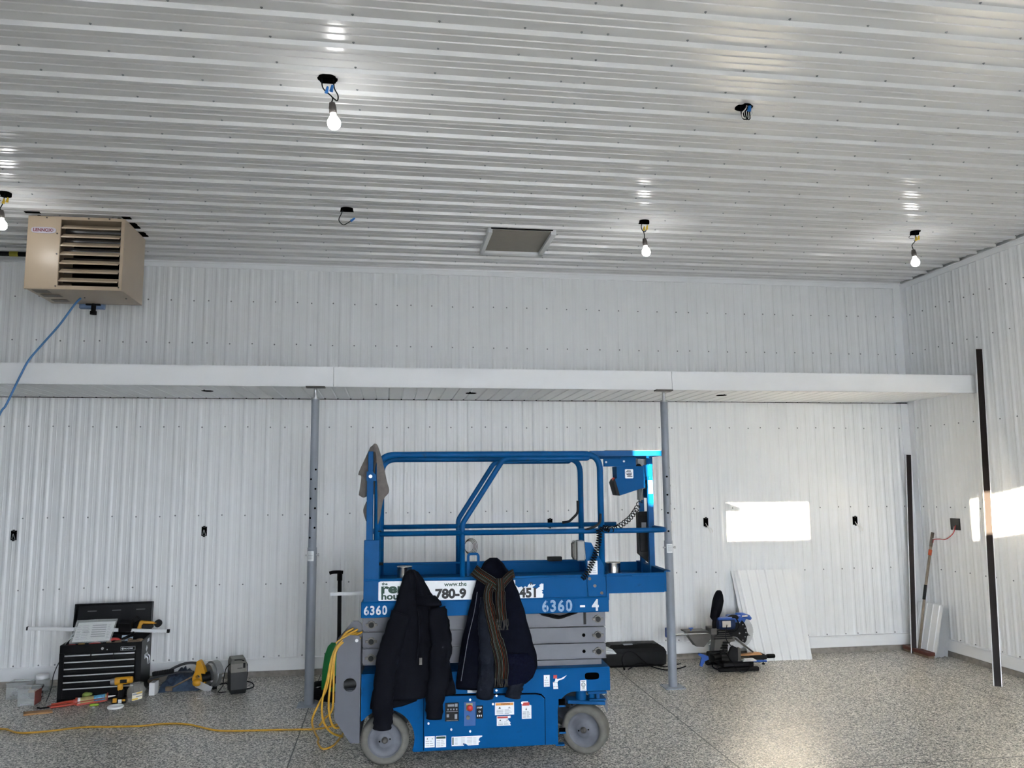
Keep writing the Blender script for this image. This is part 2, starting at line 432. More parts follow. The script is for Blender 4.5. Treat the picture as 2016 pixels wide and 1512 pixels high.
# ------------------------------------------------------------------ the room
m = MB(); m._new([(XL, YN, 0), (XR, YN, 0), (XR, YB, 0), (XL, YB, 0), (XL, YN, -.1), (XR, YN, -.1), (XR, YB, -.1), (XL, YB, -.1)],
                 [(0, 1, 2, 3), (7, 6, 5, 4), (0, 4, 5, 1), (1, 5, 6, 2), (2, 6, 7, 3), (3, 7, 4, 0)])
struct(m.build('floor', FLOOR), 'grey and tan speckled flake epoxy floor')

def screw(mb, p, d, r=.0062, mi=1):
    p = Vector(p); d = Vector(d)
    mb.cyl(p-d*.001, p+d*.0022, r*1.15, r, 8, mi); mb.cyl(p+d*.002, p+d*.006, r*.62, r*.5, 8, mi)
def wall_profile(s0, s1, start, lap=.93, h=.0075):
    """(distance along wall, relief) of the ribbed liner panel"""
    out = [(s0, 0)]; k = math.floor((s0-start)/lap)-1
    while start+k*lap < s1+lap:
        for j in range(9):
            b = start+k*lap+j*.1
            for ds, hh in ((0, 0), (.016, h), (.029, h), (.045, 0), (.070, 0), (.073, .0016), (.078, .0016), (.081, 0)):
                if s0 < b+ds < s1: out.append((b+ds, hh))
        if s0 < start+k*lap-.012 < s1: out += [(start+k*lap-.0125, 0), (start+k*lap-.0123, -.0012), (start+k*lap-.0105, -.0012), (start+k*lap-.0103, 0)]
        k += 1
    out.append((s1, 0)); out.sort(); return out
SCR = (0, .2, .4, .6, .8)
def ribbed_wall(mb, to3, d, s0, s1, z0, z1, start, rows, off=.048):
    pr = wall_profile(s0, s1, start); vs = []
    for z in (z0, z1):
        for s_, h in pr: vs.append(to3(s_, h, z))
    n = len(pr)
    mb._new(vs, [(i, i+1, n+i+1, n+i) for i in range(n-1)], 0)
    k = math.floor((s0-start)/.93)-1
    while start+k*.93 < s1+1:
        for q in SCR:
            s_ = start+off+k*.93+q
            if s0+.02 < s_ < s1-.02:
                for z in rows: screw(mb, to3(s_, .001, z+random.uniform(-.004, .004)), d)
        k += 1
m = MB()
bk = lambda s_, h, z: (s_, YB-h, z)
ribbed_wall(m, bk, (0, -1, 0), XL, XR, .05, ZB+.05, -2.861, (.176, .806, 1.418, 2.215))
ribbed_wall(m, bk, (0, -1, 0), XL, XR, ZB+.05, HC+.1, -2.646, (2.988, 3.386))
m.box(XL-.1, XR+.1, YB+.012, YB+.1, -.1, HC+.1)
wall_back = struct(m.build('wall_back', [WHITE, SCREW]), 'back wall of white ribbed steel liner panels')
m = MB(); rw = lambda s_, h, z: (XR-h, -s_, z)
ribbed_wall(m, rw, (-1, 0, 0), -YB, -YN, .05, HC-.02, -6.647, (.176, .813, 1.418, 2.214, 2.985, 3.386))
m.box(XR+.012, XR+.1, YN-.06, YB+.012, -.1, HC+.1)
struct(m.build('wall_right', [WHITE, SCREW]), 'side wall of white ribbed steel liner panels')
m = MB(); m.box(XL-.1, XL, YN, YB, -.1, HC+.1)
struct(m.build('wall_left', WHITE))
# front wall (behind the camera) with window openings
def wall_with_openings(mb, x0, x1, z0, z1, y0, y1, wins):
    xs = sorted({x0, x1, *[w[0] for w in wins], *[w[1] for w in wins]})
    for a, b in zip(xs, xs[1:]):
        ws = sorted([w for w in wins if w[0] <= a+1e-6 and w[1] >= b-1e-6], key=lambda w: w[2]); z = z0
        for w in ws:
            mb.box(a, b, y0, y1, z, w[2]); z = w[3]
        mb.box(a, b, y0, y1, z, z1)
m = MB(); wall_with_openings(m, XL-.1, XR+.1, -.1, HC+.1, YN-.06, YN, WINS)
struct(m.build('wall_front', WHITE))
for i, (a, b, c, d) in enumerate(WINS):
    m = MB(); f = .025
    for q in ((a, b, c, c+f*.2), (a, b, d-f*.2, d)): m.box(q[0], q[1], YN-.07, YN+.01, q[2], q[3])
    w = struct(m.build('window_%d' % (i+1), TRIMW))
    MB().box(a, b, YN-.034, YN-.03, c, d).build('pane', PANE, w)
# concrete curb, base trims
m = MB(); m.box(XL, XR, YB-.012, YB+.02, 0, .052); m.box(XR-.012, XR+.02, YN, YB-.012, 0, .052)
struct(m.build('trim_1', CONC), 'raw concrete curb under the white base trim')
m = MB(); m._new([(x, y, z) for x in (XL, XR) for y, z in ((YB-.018, .052), (YB-.022, .056), (YB-.022, .150), (YB-.027, .152), (YB-.027, .160), (YB-.008, .163), (YB, .163), (YB, .05))],
                 [(i, (i+1) % 8, 8+(i+1) % 8, 8+i) for i in range(8)])
for x in (-4.4, -1.95, .95, 3.2): m.box(x, x+.0012, YB-.0228, YB-.02, .052, .16)
struct(m.build('baseboard_back', TRIMW), 'white steel base trim along the back wall')
m = MB(); m._new([(x, y, z) for y in (YN, YB) for x, z in ((XR-.018, .052), (XR-.022, .056), (XR-.022, .150), (XR-.027, .152), (XR-.027, .160), (XR-.008, .163), (XR, .163), (XR, .05))],
                 [(i, (i+1) % 8, 8+(i+1) % 8, 8+i) for i in range(8)])
struct(m.build('baseboard_right', TRIMW), 'white steel base trim along the side wall')
# ceiling
PIT = .2325
m = MB(); prof = [(YN, HC)]
y0 = 3.680; k = math.floor((YN-y0)/PIT)
while y0+k*PIT < YB-.02:
    b = y0+k*PIT
    for dy, dz in ((0, 0), (.007, -.022), (.030, -.022), (.040, 0), (.088, 0), (.091, -.005), (.100, -.005), (.103, 0), (.150, 0), (.153, -.005), (.162, -.005), (.165, 0)):
        if YN < b+dy < YB: prof.append((b+dy, HC+dz))
    k += 1
prof.append((YB, HC))
CPROF = list(prof)
CE = XR-.03; n = len(prof)
m._new([(x, y, z) for x in (XL, CE) for y, z in prof], [(i, n+i, n+i+1, i+1) for i in range(n-1)], 0)
SX = [1.383+.3915*i for i in range(-21, 11)] + [.87]
k = math.floor((YN-y0)/PIT)
while y0+k*PIT < YB-.05:
    b = y0+k*PIT
    if b > 1.8:
        for x in SX:
            if XL < x < CE: screw(m, (x+random.uniform(-.006, .006), b-.014, HC), (0, 0, -1), .0062)
    k += 1
# lap of two sheets
m._new([(x, y, z-.0012) for x in (.93, .945) for y, z in prof], [(i, n+i, n+i+1, i+1) for i in range(n-1)], 0)
struct(m.build('ceiling', [CEILW, SCREW]), 'white ribbed steel ceiling with screw heads')
m = MB(); m.box(XL-.1, XR+.1, YN-.06, YB+.1, HC+.1, HC+.2)
struct(m.build('trim_2', DARKGAP), 'dark void above the ceiling sheets')
# wall top trims and corner trims
m = MB(); m.box(XL, XR, YB-.016, YB, HC-.062, HC-.02); m.box(XL, XR, YB-.026, YB, HC-.02, HC-.006)
struct(m.build('trim_3', TRIMW), 'white trim where back wall meets ceiling')
m = MB(); m.box(XR-.016, XR, YN, YB, HC-.075, HC-.028); m.box(XR-.022, XR, YN, YB, HC-.028, HC-.02)
struct(m.build('trim_4', TRIMW), 'white trim along top of side wall')
m = MB()
for z0, z1 in ((.163, ZB), (ZT, HC-.06)):
    m.box(XR-.095, XR, YB-.014, YB, z0, z1); m.box(XR-.014, XR, YB-.095, YB, z0, z1)
struct(m.build('trim_5', TRIMW), 'white corner trim where the two walls meet')
m = MB(); m.box(XR-.012, XR, YF-.015, YF+.022, .163, ZB); m.box(XR-.016, XR, YF-.03, YF+.045, ZB, ZT)
struct(m.build('trim_6', TRIMW), 'narrow white joint trim on side wall below the loft edge')
# mezzanine loft along the back wall
mez = bpy.data.objects.new('mezzanine', None); COL.objects.link(mez); struct(mez, 'shallow white loft shelf along the back wall'); mez['category'] = 'loft'
MB().box(XL, XR-.001, YF+.01, YB-.005, ZB+.02, ZT-.004).build('deck', WHITE, mez)
for a, b in ((XL, -.453), (-.453, 2.417), (2.417, XR-.001)):
    m = MB(); m.box(a+.0012, b-.0012, YF-.008, YF+.008, ZB, ZT, bev=.003); m.box(a, b, YF-.008, YF+.03, ZB, ZB+.004); m.box(a, b, YF-.008, YF+.05, ZT-.004, ZT)
    m.build('fascia', TRIMW, mez)
m = MB(); pr = []
x = XL+.05
while x < XR-.1:
    pr += [(x, 0), (x+.006, .007), (x+.012, .007), (x+.018, 0)]; x += .1175
vs = [(px_, y, ZB+.006+dz) for y in (YF+.03, YB-.012) for px_, dz in pr]; n = len(pr)
m._new(vs, [(i, n+i, n+i+1, i+1) for i in range(n-1)], 0)
m.build('soffit', WHITE, mez)
m = MB()
for cx in (-1.52, .71, 3.04):
    m.cyl((cx, 7.06, ZB+.0035), (cx, 7.06, ZB+.03), .048, n=20)
m.build('light_opening', DARKGAP, mez, label='dark round openings cut for lights')
MB().box(XL, XR-.02, YB-.012, YB-.004, ZB+.002, ZB+.012).build('shadow_gap', DARKGAP, mez)

# attic hatch in the ceiling
hx0, hx1, hy0, hy1 = .80, 1.31, 6.30, 6.92
h = bpy.data.objects.new('attic_hatch', None); COL.objects.link(h); h.location = (0, 0, 0)
tag(h, 'square attic hatch with raised white frame in the ribbed ceiling', 'hatch')
m = MB(); fz = HC-.055
m.box(hx0-.02, hx0+.012, hy0, hy1, fz, HC+.01); m.box(hx1-.012, hx1+.03, hy0, hy1, fz, HC+.01); m.box(hx0-.02, hx1+.03, hy1-.03, hy1+.02, fz, HC+.01)
m.box(hx0, hx1, hy0-.004, hy0+.008, HC-.022, HC+.01)
m.build('hatch_frame', TRIMW, h)
MB().box(hx0+.012, hx1-.012, hy0+.01, hy1-.03, HC-.030, HC-.024).build('hatch_panel', pm('hatch_board', '#8f8a82', rough=.7, var=.03), h)  # board darkened to stand in for the shade of a deeper recess
MB().box(hx0, hx1, hy0-.03, hy0-.003, HC-.024, HC+.02).build('open_gap', DARKGAP, h)

# ------------------------------------------------------------------ teleposts
def telepost(x, y, label, flip):
    t = thing('support_post', label, 'post', (x, y, 0), 0, 'steel posts under the loft edge')
    m = MB(); m.box(-.085, .085, -.085, .085, 0, .008, bev=.001)
    for a in (-.07, .07):
        m.cyl((a, .06, .008), (a, .06, .016), .007, n=6); m.cyl((a, -.06, .008), (a, -.06, .016), .007, n=6)
    m.build('base_plate', POSTG, t)
    MB().cyl((0, 0, .008), (0, 0, 1.17), .0365, n=32).build('lower_tube', POSTG, t)
    MB().lathe([(.032, 1.165), (.036, 1.170), (.036, 1.19), (.032, 1.193)], 28).build('collar', POSTG, t)
    m = MB(); m.cyl((0, 0, 1.16), (0, 0, 2.365), .0315, n=32)
    u = m.build('upper_tube', POSTG, t)
    for i in range(8):
        a = -2.2 if i % 2 == 0 else -1.0
        if flip: a = -1.75 if i % 2 == 0 else -.35
        z = 1.27+.076*i*1.0; d = Vector((math.cos(a), math.sin(a), 0))
        MB().cyl(d*.028+Vector((0, 0, z)), d*.0322+Vector((0, 0, z)), .0085, n=14, smooth=False).build('pin_hole', DARKGAP, u)
    m = MB(); m.cyl((0, 0, 2.365), (0, 0, 2.377), .033, n=28); m.build('end_ring', STEEL, t)
    m = MB(); m.tube([(0, 0, 2.36+.01*i) for i in range(10)], .013, 14, rs=[.013+.0012*(i % 2) for i in range(10)]); m.build('jack_screw', STEEL, t)
    m = MB(); m.box(-.075, .075, -.035, .035, 2.458, ZB, bev=.001); m.build('top_plate', GUNMET, t)
    m = MB(); m.cyl((-.052, -.012, 1.135), (.052, -.012, 1.135), .007, n=12); m.cyl((.046, -.012, 1.135), (.056, -.012, 1.135), .012, n=6); m.build('pin_bolt', STEEL, t)
    m = MB(); vs = []
    for i in range(9):
        a = -PI/2-.75+1.5*i/8-(.3 if not flip else -.0)
        for z in (1.09, 1.165): vs.append((.0372*math.cos(a), .0372*math.sin(a), z))
    m._new(vs, [(2*i, 2*i+2, 2*i+3, 2*i+1) for i in range(8)]); 
    lab = m.build('rating_sticker', STICK, t)
    m = MB()
    for q in range(6):
        vs = []
        for i in range(7):
            a = -PI/2-.5+1.0*i/6-(.3 if not flip else 0); z = 1.105+.009*q
            vs += [(.0376*math.cos(a), .0376*math.sin(a), z), (.0376*math.cos(a), .0376*math.sin(a), z+.003)]
        m._new(vs, [(2*i, 2*i+2, 2*i+3, 2*i+1) for i in range(6)])
    m.build('print_lines', INKGREY, lab)
    return t
telepost(-.592, 6.631, 'grey adjustable steel post nearest the green shovel, holding up loft', False)
telepost(2.334, 6.639, 'grey adjustable steel post nearest the miter saw, holding up loft', True)

# ------------------------------------------------------------------ unit heater
hx0, hx1, hy0, hy1, hz0, hz1 = -2.733, -2.038, 6.413, 6.945, 3.172, 3.735
H = thing('unit_heater', 'tan louvred gas unit heater hung under the ribbed ceiling', 'heater', (0, 0, 0))
ox0, ox1, oz0, oz1 = -2.497, -2.064, 3.196, 3.712
m = MB()
m.box(hx0, ox0, hy0, hy0+.02, hz0, hz1, bev=.004); m.box(ox1, hx1, hy0, hy0+.02, hz0, hz1, bev=.004)
m.box(ox0-.005, ox1+.005, hy0+.001, hy0+.02, hz0, oz0); m.box(ox0-.005, ox1+.005, hy0+.001, hy0+.02, oz1, hz1)
m.box(hx0+.002, hx1-.002, hy0+.01, hy1, hz0, hz0+.012); m.box(hx0+.002, hx1-.002, hy0+.01, hy1, hz1-.01, hz1)
m.box(hx1-.014, hx1-.001, hy0+.01, hy1, hz0+.002, hz1); m.box(hx0+.001, hx0+.014, hy0+.01, hy1, hz0+.002, hz1); m.box(hx0+.002, hx1-.002, hy1-.012, hy1, hz0, hz1)
m.box(hx0, hx1, hy0-.002, hy0+.03, hz0-.006, hz0+.001)
H_body = m.build('cabinet', TAN, H)
MB().box(ox0-.01, ox1+.01, hy0+.30, hy0+.31, hz0+.01, hz1-.01).build('burner_back', DARKGAP, H)
for i in range(7):
    z = 3.642-.069*i
    m = MB(); M = T(0, hy0-.004, z) @ R(math.radians(40), 'X')
    m.box(ox0+.006, ox1-.006, 0, .058, -.0016, .0016, M=M, bev=.0012)
    m.box(ox0+.006, ox1-.006, -.004, .0, -.003, .009, M=T(0, hy0-.004, z) @ R(math.radians(10), 'X'), bev=.001)
    m.build('louvre', TAN, H)
for i in range(6):
    z = 3.66-.078*i
    MB().cyl((ox0-.01, hy0+.14, z), (ox1+.01, hy0+.14, z), .024, n=20).build('heat_tube', pm('dull_heat_tube', '#8d8f93', rough=.22, metal=.9, var=.1), H)
m = MB(); m.plate([(p[0], p[1]) for p in fillet([(-2.705, 3.603), (-2.705, 3.650), (-2.53, 3.650), (-2.53, 3.603), (-2.705, 3.603), (-2.705, 3.62)], .02)][:-1] if False else
                  [(-2.617+.088*math.copysign(abs(math.cos(a))**.5, math.cos(a)), 3.622+.024*math.copysign(abs(math.sin(a))**.6, math.sin(a))) for a in [2*PI*i/40 for i in range(40)]], t=.006, M=T(0, hy0-.006, 0))
bdg = m.build('badge', pm('badge_silver', '#c9c6d3', rough=.3, metal=.5, var=.05), H)
m = MB(); m.text('LENNOX', .036, T(-2.69, hy0-.0068, 3.610), bold=.02, xs=.90); m.tube([(-2.556, hy0-.0068, 3.612), (-2.546, hy0-.0068, 3.622), (-2.556, hy0-.0068, 3.632)], .002, 6)
m.build('badge_lettering', pm('badge_red_ink', '#7d1f35', rough=.5, var=0), bdg)
for a, b, c, d in ((-2.69, -2.58, 6.45, 6.54), (-2.69, -2.55, 6.60, 6.68), (-2.68, -2.56, 6.78, 6.86)): MB().box(a, b, c, d, hz0-.0075, hz0-.006).build('data_plate', TAND, H)
for x, z in ((-2.52, 3.60), (-2.515, 3.44), (-2.51, 3.19), (-2.06, 3.19), (-2.30, 3.725), (-2.15, 3.727), (-2.60, 3.722)): MB().cyl((x, hy0-.004, z), (x, hy0+.002, z), .006, n=8).build('cabinet_screw', GUNMET, H)
for x in (-2.09, -2.4): MB().cyl((x, 6.7, hz0-.006), (x, 6.7, hz0), .006, n=8).build('cabinet_screw', GUNMET, H)
m = MB(); m.cyl((-2.41, 6.93, 3.172), (-2.41, 6.93, 3.085), .018, n=16); m.cyl((-2.41, 6.93, 3.11), (-2.41, 6.93, 3.083), .026, n=16); m.box(-2.47, -2.36, 6.92, 6.95, 3.16, 3.172)
m.build('gas_drip_leg', BLACK, H)
MB().box(-2.53, -2.335, 6.945, 6.99, 3.135, 3.19, bev=.008).build('gas_valve', pm('bluish_valve', '#6d84a8', rough=.4, var=.1), H)
for s_ in ((hx0-.02, hx0+.09, hy0-.03, hy0+.0), (hx1-.03, hx1+.03, hy0+.01, hy1-.02)): MB().box(s_[0], s_[1], s_[2], s_[3], HC-.006, HC+.004).build('ceiling_cut', DARKGAP, H, label='dark ragged ceiling cut around heater')
for x in (-2.68, -2.1):
    for y in (6.47, 6.88): MB().cyl((x, y, hz1-.01), (x, y, HC+.02), .012, n=10).build('hanger_rod', GUNMET, H)
cord = MB().tube(catmull([(-2.43, 6.70, 3.165), (-2.46, 6.66, 3.10), (-2.545, 6.62, 2.93), (-2.655, 6.6, 2.767), (-2.735, 6.59, 2.647), (-2.782, 6.58, 2.528), (-2.827, 6.58, 2.41), (-2.873, 6.58, 2.293), (-2.921, 6.58, 2.20), (-3.10, 6.6, 1.7), (-3.35, 6.7, .9), (-3.6, 6.8, .10), (-3.9, 6.8, .012)]), .0085, 8)
cord.build('power_cord', BCORD, H, label='blue power cord')
pp = thing('gas_pipe', 'black gas pipe running from the wall to the tan heater', 'pipe')
MB().cyl((-6.9, 7.40, 3.700), (-2.72, 7.40, 3.700), .021, n=20).build('pipe', BLACKG, pp)
MB().cyl((-3.28, 7.40, 3.700), (-3.21, 7.40, 3.700), .0225, n=20).build('yellow_tape', pm('dull_yellow_tape', '#8f8a2a', rough=.6, var=.1), pp)
for x in (-6.0, -4.2, -2.9): MB().box(x, x+.02, 7.395, 7.405, 3.70, HC).build('pipe_hanger', GUNMET, pp)

# ------------------------------------------------------------------ ceiling lamp drops
BULB = pm('lit_bulb', '#ffffff', rough=.4, var=0, emit=BULB_STRENGTH)
YNUT = pm('yellow_wire_nut', '#c9a92a', rough=.5, var=0)
BNUT = pm('blue_wire_nut', '#1f6cb8', rough=.5, var=0)
WIREW = pm('white_wire', '#d9d6d0', rough=.5, var=0)
COPPER = pm('bare_copper', '#a8683c', rough=.4, metal=.7, var=0)
def ceiling_hole(parent, x, y, r=.052):
    def cz(yy):
        for (a, za), (b, zb) in zip(CPROF, CPROF[1:]):
            if a <= yy <= b: return za+(zb-za)*(yy-a)/max(1e-6, b-a)
        return HC
    m = MB(); ny = 60; vs = []; fs = []
    for i in range(ny+1):
        yy = y-r+2*r*i/ny; w = math.sqrt(max(0, r*r-(yy-y)**2)); vs += [(x-w, yy, cz(yy)-.0016), (x+w, yy, cz(yy)-.0016)]
        if i: fs.append((2*i-2, 2*i-1, 2*i+1, 2*i))
    m._new(vs, fs); m.build('ceiling_opening', DARKGAP, parent)
def pendant(x, y, bx, bz, label, nut, v):
    t = thing('bare_bulb', label, 'light bulb', (0, 0, 0), 0, 'lit bare bulbs hanging from ceiling wires')
    ceiling_hole(t, x, y, .052 if v == 0 else .044)
    sk = bz+.062
    m = MB()
    if v == 0:
        m.tube(catmull([(x-.03, y, HC), (x-.02, y-.01, HC-.06), (bx-.012, y, HC-.10), (bx-.014, y, sk+.05)]), .0035, 8)
        m.tube(catmull([(x+.03, y, HC), (x+.035, y, HC-.05), (x+.055, y-.01, HC-.095), (x+.05, y, HC-.118), (x+.025, y, HC-.10)]), .0035, 8)
    elif v == 1:
        m.tube(catmull([(x-.01, y, HC), (x-.022, y, HC-.05), (x-.01, y, HC-.085), (x+.012, y, HC-.085), (x+.022, y, HC-.05)]), .0035, 8)
        m.tube(catmull([(x-.006, y, HC-.085), (bx-.01, y, HC-.12), (bx-.012, y, sk+.05)]), .0035, 8)
    else:
        m.tube(catmull([(x, y, HC), (x-.004, y, HC-.06), (x-.012, y, HC-.09), (bx-.02, y, HC-.12), (bx-.012, y, sk+.05)]), .0035, 8)
        m.tube(catmull([(x, y, HC-.02), (x-.05, y, HC-.04), (x-.06, y, HC-.06), (x-.02, y, HC-.062)]), .0022, 6)
    m.build('lead_wire', RUB, t)
    for k, (a, b) in enumerate(((-.004, -.06), (.02, -.05))): MB().cyl((x+a, y-.006, HC+b-.022), (x+a+.006, y-.006, HC+b+.012), .010, .006, n=10).build('wire_nut', nut, t)
    M = T(bx, y, bz) @ R(math.radians(-6), 'Y')
    MB().lathe([(.008, .112), (.015, .110), (.017, .098), (.0195, .085), (.0195, .055), (.016, .052)], 20, M).build('socket', pm('dark_grey_socket', '#4b4744', rough=.6, var=.1), t)
    m = MB(); m.lathe([(.0, -.032), (.011, -.0315), (.022, -.0265), (.0315, -.014), (.034, .002), (.031, .016), (.022, .030), (.015, .042), (.0135, .056), (.0, .056)], 24, M)
    m.build('bulb', BULB, t)
    return t
pendant(-.334, 4.031, -.297, 3.516, 'lit bare bulb hanging nearest the camera, highest in the view', BNUT, 0)
pendant(-2.716, 5.988, -2.72, 3.516, 'lit bare bulb hanging beside the tan heater', YNUT, 2)
pendant(1.998, 6.02, 2.010, 3.500, 'lit bare bulb hanging beside the attic hatch', YNUT, 1)
pendant(4.362, 5.998, 4.343, 3.486, 'lit bare bulb hanging in the far corner by the side wall', YNUT, 2)
t = thing('ceiling_wires', 'loose wires with blue cap from ceiling hole near the heater', 'wires')
ceiling_hole(t, -.335, 6.03)
MB().tube(catmull([(-.36, 6.02, HC), (-.375, 6.0, HC-.05), (-.392, 6.0, HC-.10), (-.36, 6.0, HC-.135), (-.32, 6.0, HC-.115), (-.30, 6.0, HC-.10)]), .0035, 8).build('lead_wire', RUB, t)
MB().cyl((-.305, 6.0, HC-.105), (-.275, 6.0, HC-.08), .010, .007, n=10).build('wire_nut', BNUT, t)
t = thing('ceiling_wires', 'bunch of looped wires from ceiling hole without a bulb', 'wires')
ceiling_hole(t, 1.945, 4.047, .05)
m = MB()
for k in range(3): m.tube(catmull([(1.92+.012*k, 4.03, HC), (1.915+.012*k, 4.02, HC-.05), (1.925+.012*k, 4.02, HC-.082), (1.94+.012*k, 4.02, HC-.08), (1.945+.012*k, 4.03, HC-.03)]), .0032, 8)
m.build('black_wire', RUB, t)
m = MB(); m.tube(catmull([(1.95, 4.02, HC), (1.935, 4.0, HC-.03), (1.912, 4.0, HC-.06), (1.915, 4.0, HC-.085), (1.93, 4.0, HC-.088)]), .003, 8); m.tube(catmull([(1.96, 4.03, HC), (1.975, 4.01, HC-.05), (1.965, 4.01, HC-.075)]), .0025, 8)
m.build('white_wire', WIREW, t)
MB().cyl((1.962, 4.02, HC-.035), (1.968, 4.02, HC+.0), .012, .008, n=10).build('wire_nut', BNUT, t)

# ------------------------------------------------------------------ electrical boxes in the walls
def outlet(x, z, label, v, w=.046, h=.082):
    t = thing('outlet_box', label, 'outlet box', (x, YB-.010, z), 0, 'open outlet boxes in the back wall')
    m = MB(); m.plate([(-w/2, -h/2), (w/2, -h/2), (w/2, h/2), (-w/2, h/2)], t=.012, M=T(0, -.002, 0)); b = m.build('box_opening', DARKGAP, t)
    for s_ in (-1, 1): MB().box(-.01, .01, -.006, -.002, s_*h*.5-.008, s_*h*.5+.008, bev=.001).build('box_ear', DKGREY, t)
    m = MB()
    if v == 0: m.tube(catmull([(-.012, -.003, -.03), (-.006, -.012, -.005), (.0, -.012, .012), (.008, -.012, -.01), (.014, -.003, -.035)]), .003, 7)
    else:
        m.tube(catmull([(-.005, -.003, -.01), (.0, -.02, -.03), (.02, -.03, -.045), (.04, -.03, -.06), (.055, -.03, -.085), (.05, -.03, -.10)]), .0026, 7)
        m.tube(catmull([(.0, -.003, -.02), (.012, -.02, -.05), (.02, -.03, -.07), (.03, -.03, -.10)]), .0026, 7)
    m.build('wire_tail', WIREW if v else MIDGREY, t)
outlet(-3.203, 1.271, 'open outlet box in back wall farthest from the lift, above toolbox', 0)
outlet(-1.628, 1.279, 'open outlet box in back wall between toolbox and steel post', 0)
outlet(1.523, 1.302, 'open outlet box in back wall seen through lift railing', 1)
outlet(3.081, 1.288, 'open outlet box with wire tails, above the miter saw', 1)
outlet(4.665, 1.279, 'open outlet box with wire tails, nearest the room corner', 1)
t = thing('wall_box', 'square dark electrical box on side wall with red and white wires', 'electrical box', (XR-.010, 7.073, 1.26), PI/2)
MB().plate([(-.062, -.055), (.062, -.055), (.062, .055), (-.062, .055)], t=.012, M=T(0, -.002, 0) @ R(0, 'Z')).build('box_opening', pm('dark_box_plate', '#2a2c2b', rough=.5, var=.2), t, M=R(PI, 'Z'))
m = MB(); m.tube(catmull([(-.02, .01, -.01), (-.01, .03, -.08), (.04, .05, -.13), (.10, .05, -.15), (.17, .05, -.15), (.24, .06, -.16), (.27, .05, -.19)]), .004, 8)
m.build('red_wire', RED, t)
m = MB(); m.tube(catmull([(.0, .01, -.02), (.01, .032, -.09), (.05, .055, -.125), (.11, .055, -.145), (.17, .055, -.142), (.25, .065, -.15)]), .003, 8)
m.build('white_wire', WIREW, t)
m = MB()
for k in range(4):
    r = .042+.006*k; m.tube([(.745+.006*k+r*math.cos(a), YB-.025-.004*k, 1.10+r*1.25*math.sin(a)) for a in [2*PI*i/28 for i in range(28)]], .0022, 6, closed=True)
m.tube(catmull([(.70, YB-.02, 1.10), (.69, YB-.01, 1.06), (.69, YB+.012, 1.03)]), .0022, 6)
tag(m.build('wire_coil', pm('brown_black_wire', '#3a2a25', rough=.5, var=.2)), 'small coil of thin wire hanging on back wall behind lift', 'wire')

# ------------------------------------------------------------------ scissor lift (local: x along its side, y into the room, z up)
LX, LY, LRZ = -.009, 5.150, math.atan2(-.057, 1.247)
LM = T(LX, LY, 0) @ R(LRZ, 'Z')
def lw(u, v, z): return LM @ Vector((u, v, z))
lift = thing('scissor_lift', 'blue scissor lift with grey folded arms and railed platform', 'scissor lift', (LX, LY, 0), LRZ)
# chassis
out = [(-.145, .257), (-.145, .530), (1.395, .524), (1.395, .385), (1.17, .385)] + [(1.17-.11*math.sin(a), .275+.11*math.cos(a)) for a in [PI/2*i/8 for i in range(1, 9)]] + \
      [(1.06, .075), (.172, .066)] + circ(0, .143, .178, 14, math.radians(-22), math.radians(140), full=False)
m = MB()
hole = [(1.28+.045*math.copysign(abs(math.cos(a))**.5, math.cos(a)), .475+.022*math.copysign(abs(math.sin(a))**.6, math.sin(a))) for a in [2*PI*i/20 for i in range(20)]]
m.plate(out, [hole], t=.016, M=T(0, .02, 0)); m.plate(out, t=.016, M=T(0, .70, 0))
m.box(-.145, 1.395, .02, .716, .515, .528, bev=.003)
m.box(.19, 1.04, .03, .70, .075, .50); m.box(-.14, -.12, .036, .70, .27, .52); m.box(1.375, 1.393, .036, .70, .40, .52)
m.box(-.12, .2, .05, .69, .33, .50); m.box(1.05, 1.375, .06, .68, .41, .50)
m.box(1.045, 1.10, .018, .06, .066, .074)
m.build('chassis', BLUE, lift)
MB().plate([(1.28+(x-1.28)*1.02, z) for x, z in hole], t=.003, M=T(0, .0195, 0)).build('tie_down_slot', DARKGAP, lift)
MB().box(1.066, 1.105, .012, .02, .305, .345).build('door_slot', DARKGAP, lift); MB().box(1.066, 1.105, .012, .02, .148, .172).build('door_slot', DARKGAP, lift)
MB().box(1.066, 1.108, .006, .02, .298, .308).build('door_latch', BLUED, lift); MB().box(1.066, 1.108, .006, .02, .140, .150).build('door_latch', BLUED, lift)
# control side door
m = MB(); dr = [(.235, .080), (.235, .392), (.92, .380), (.955, .372), (.975, .352), (.975, .082)]
m.plate(dr, t=.016, M=T(0, -.002, 0)); door = m.build('side_door', BLUE, lift)
m = MB(); m.plate([(.231, .074), (.231, .398), (.925, .386), (.96, .377), (.981, .355), (.981, .076)], t=.004, M=T(0, .0155, 0)); m.build('door_gap', DARKGAP, door)
for x, z in ((.262, .235), (.515, .365), (.515, .180), (.655, .335), (.835, .335), (.40, .195)): MB().cyl((x, -.007, z), (x, -.001, z), .0065, n=10).build('door_bolt', STEEL, door)
m = MB(); m.box(.363, .445, -.008, -.002, .243, .352, bev=.003); pnl = m.build('control_display', BLACK, door)
m = MB(); m.box(.378, .418, -.0092, -.0078, .33, .343); m.box(.422, .438, -.0092, -.0078, .328, .346)
for i in range(4): m.box(.376+.0175*i, .384+.0175*i, -.0092, -.0078, .309, .318)
m.box(.372, .386, -.0092, -.0078, .268, .286); m.box(.420, .436, -.0092, -.0078, .257, .285); m.box(.370, .44, -.0088, -.0078, .300, .302); m.box(.370, .44, -.0088, -.0078, .247, .249)
m.build('display_marks', INKGREY, pnl)
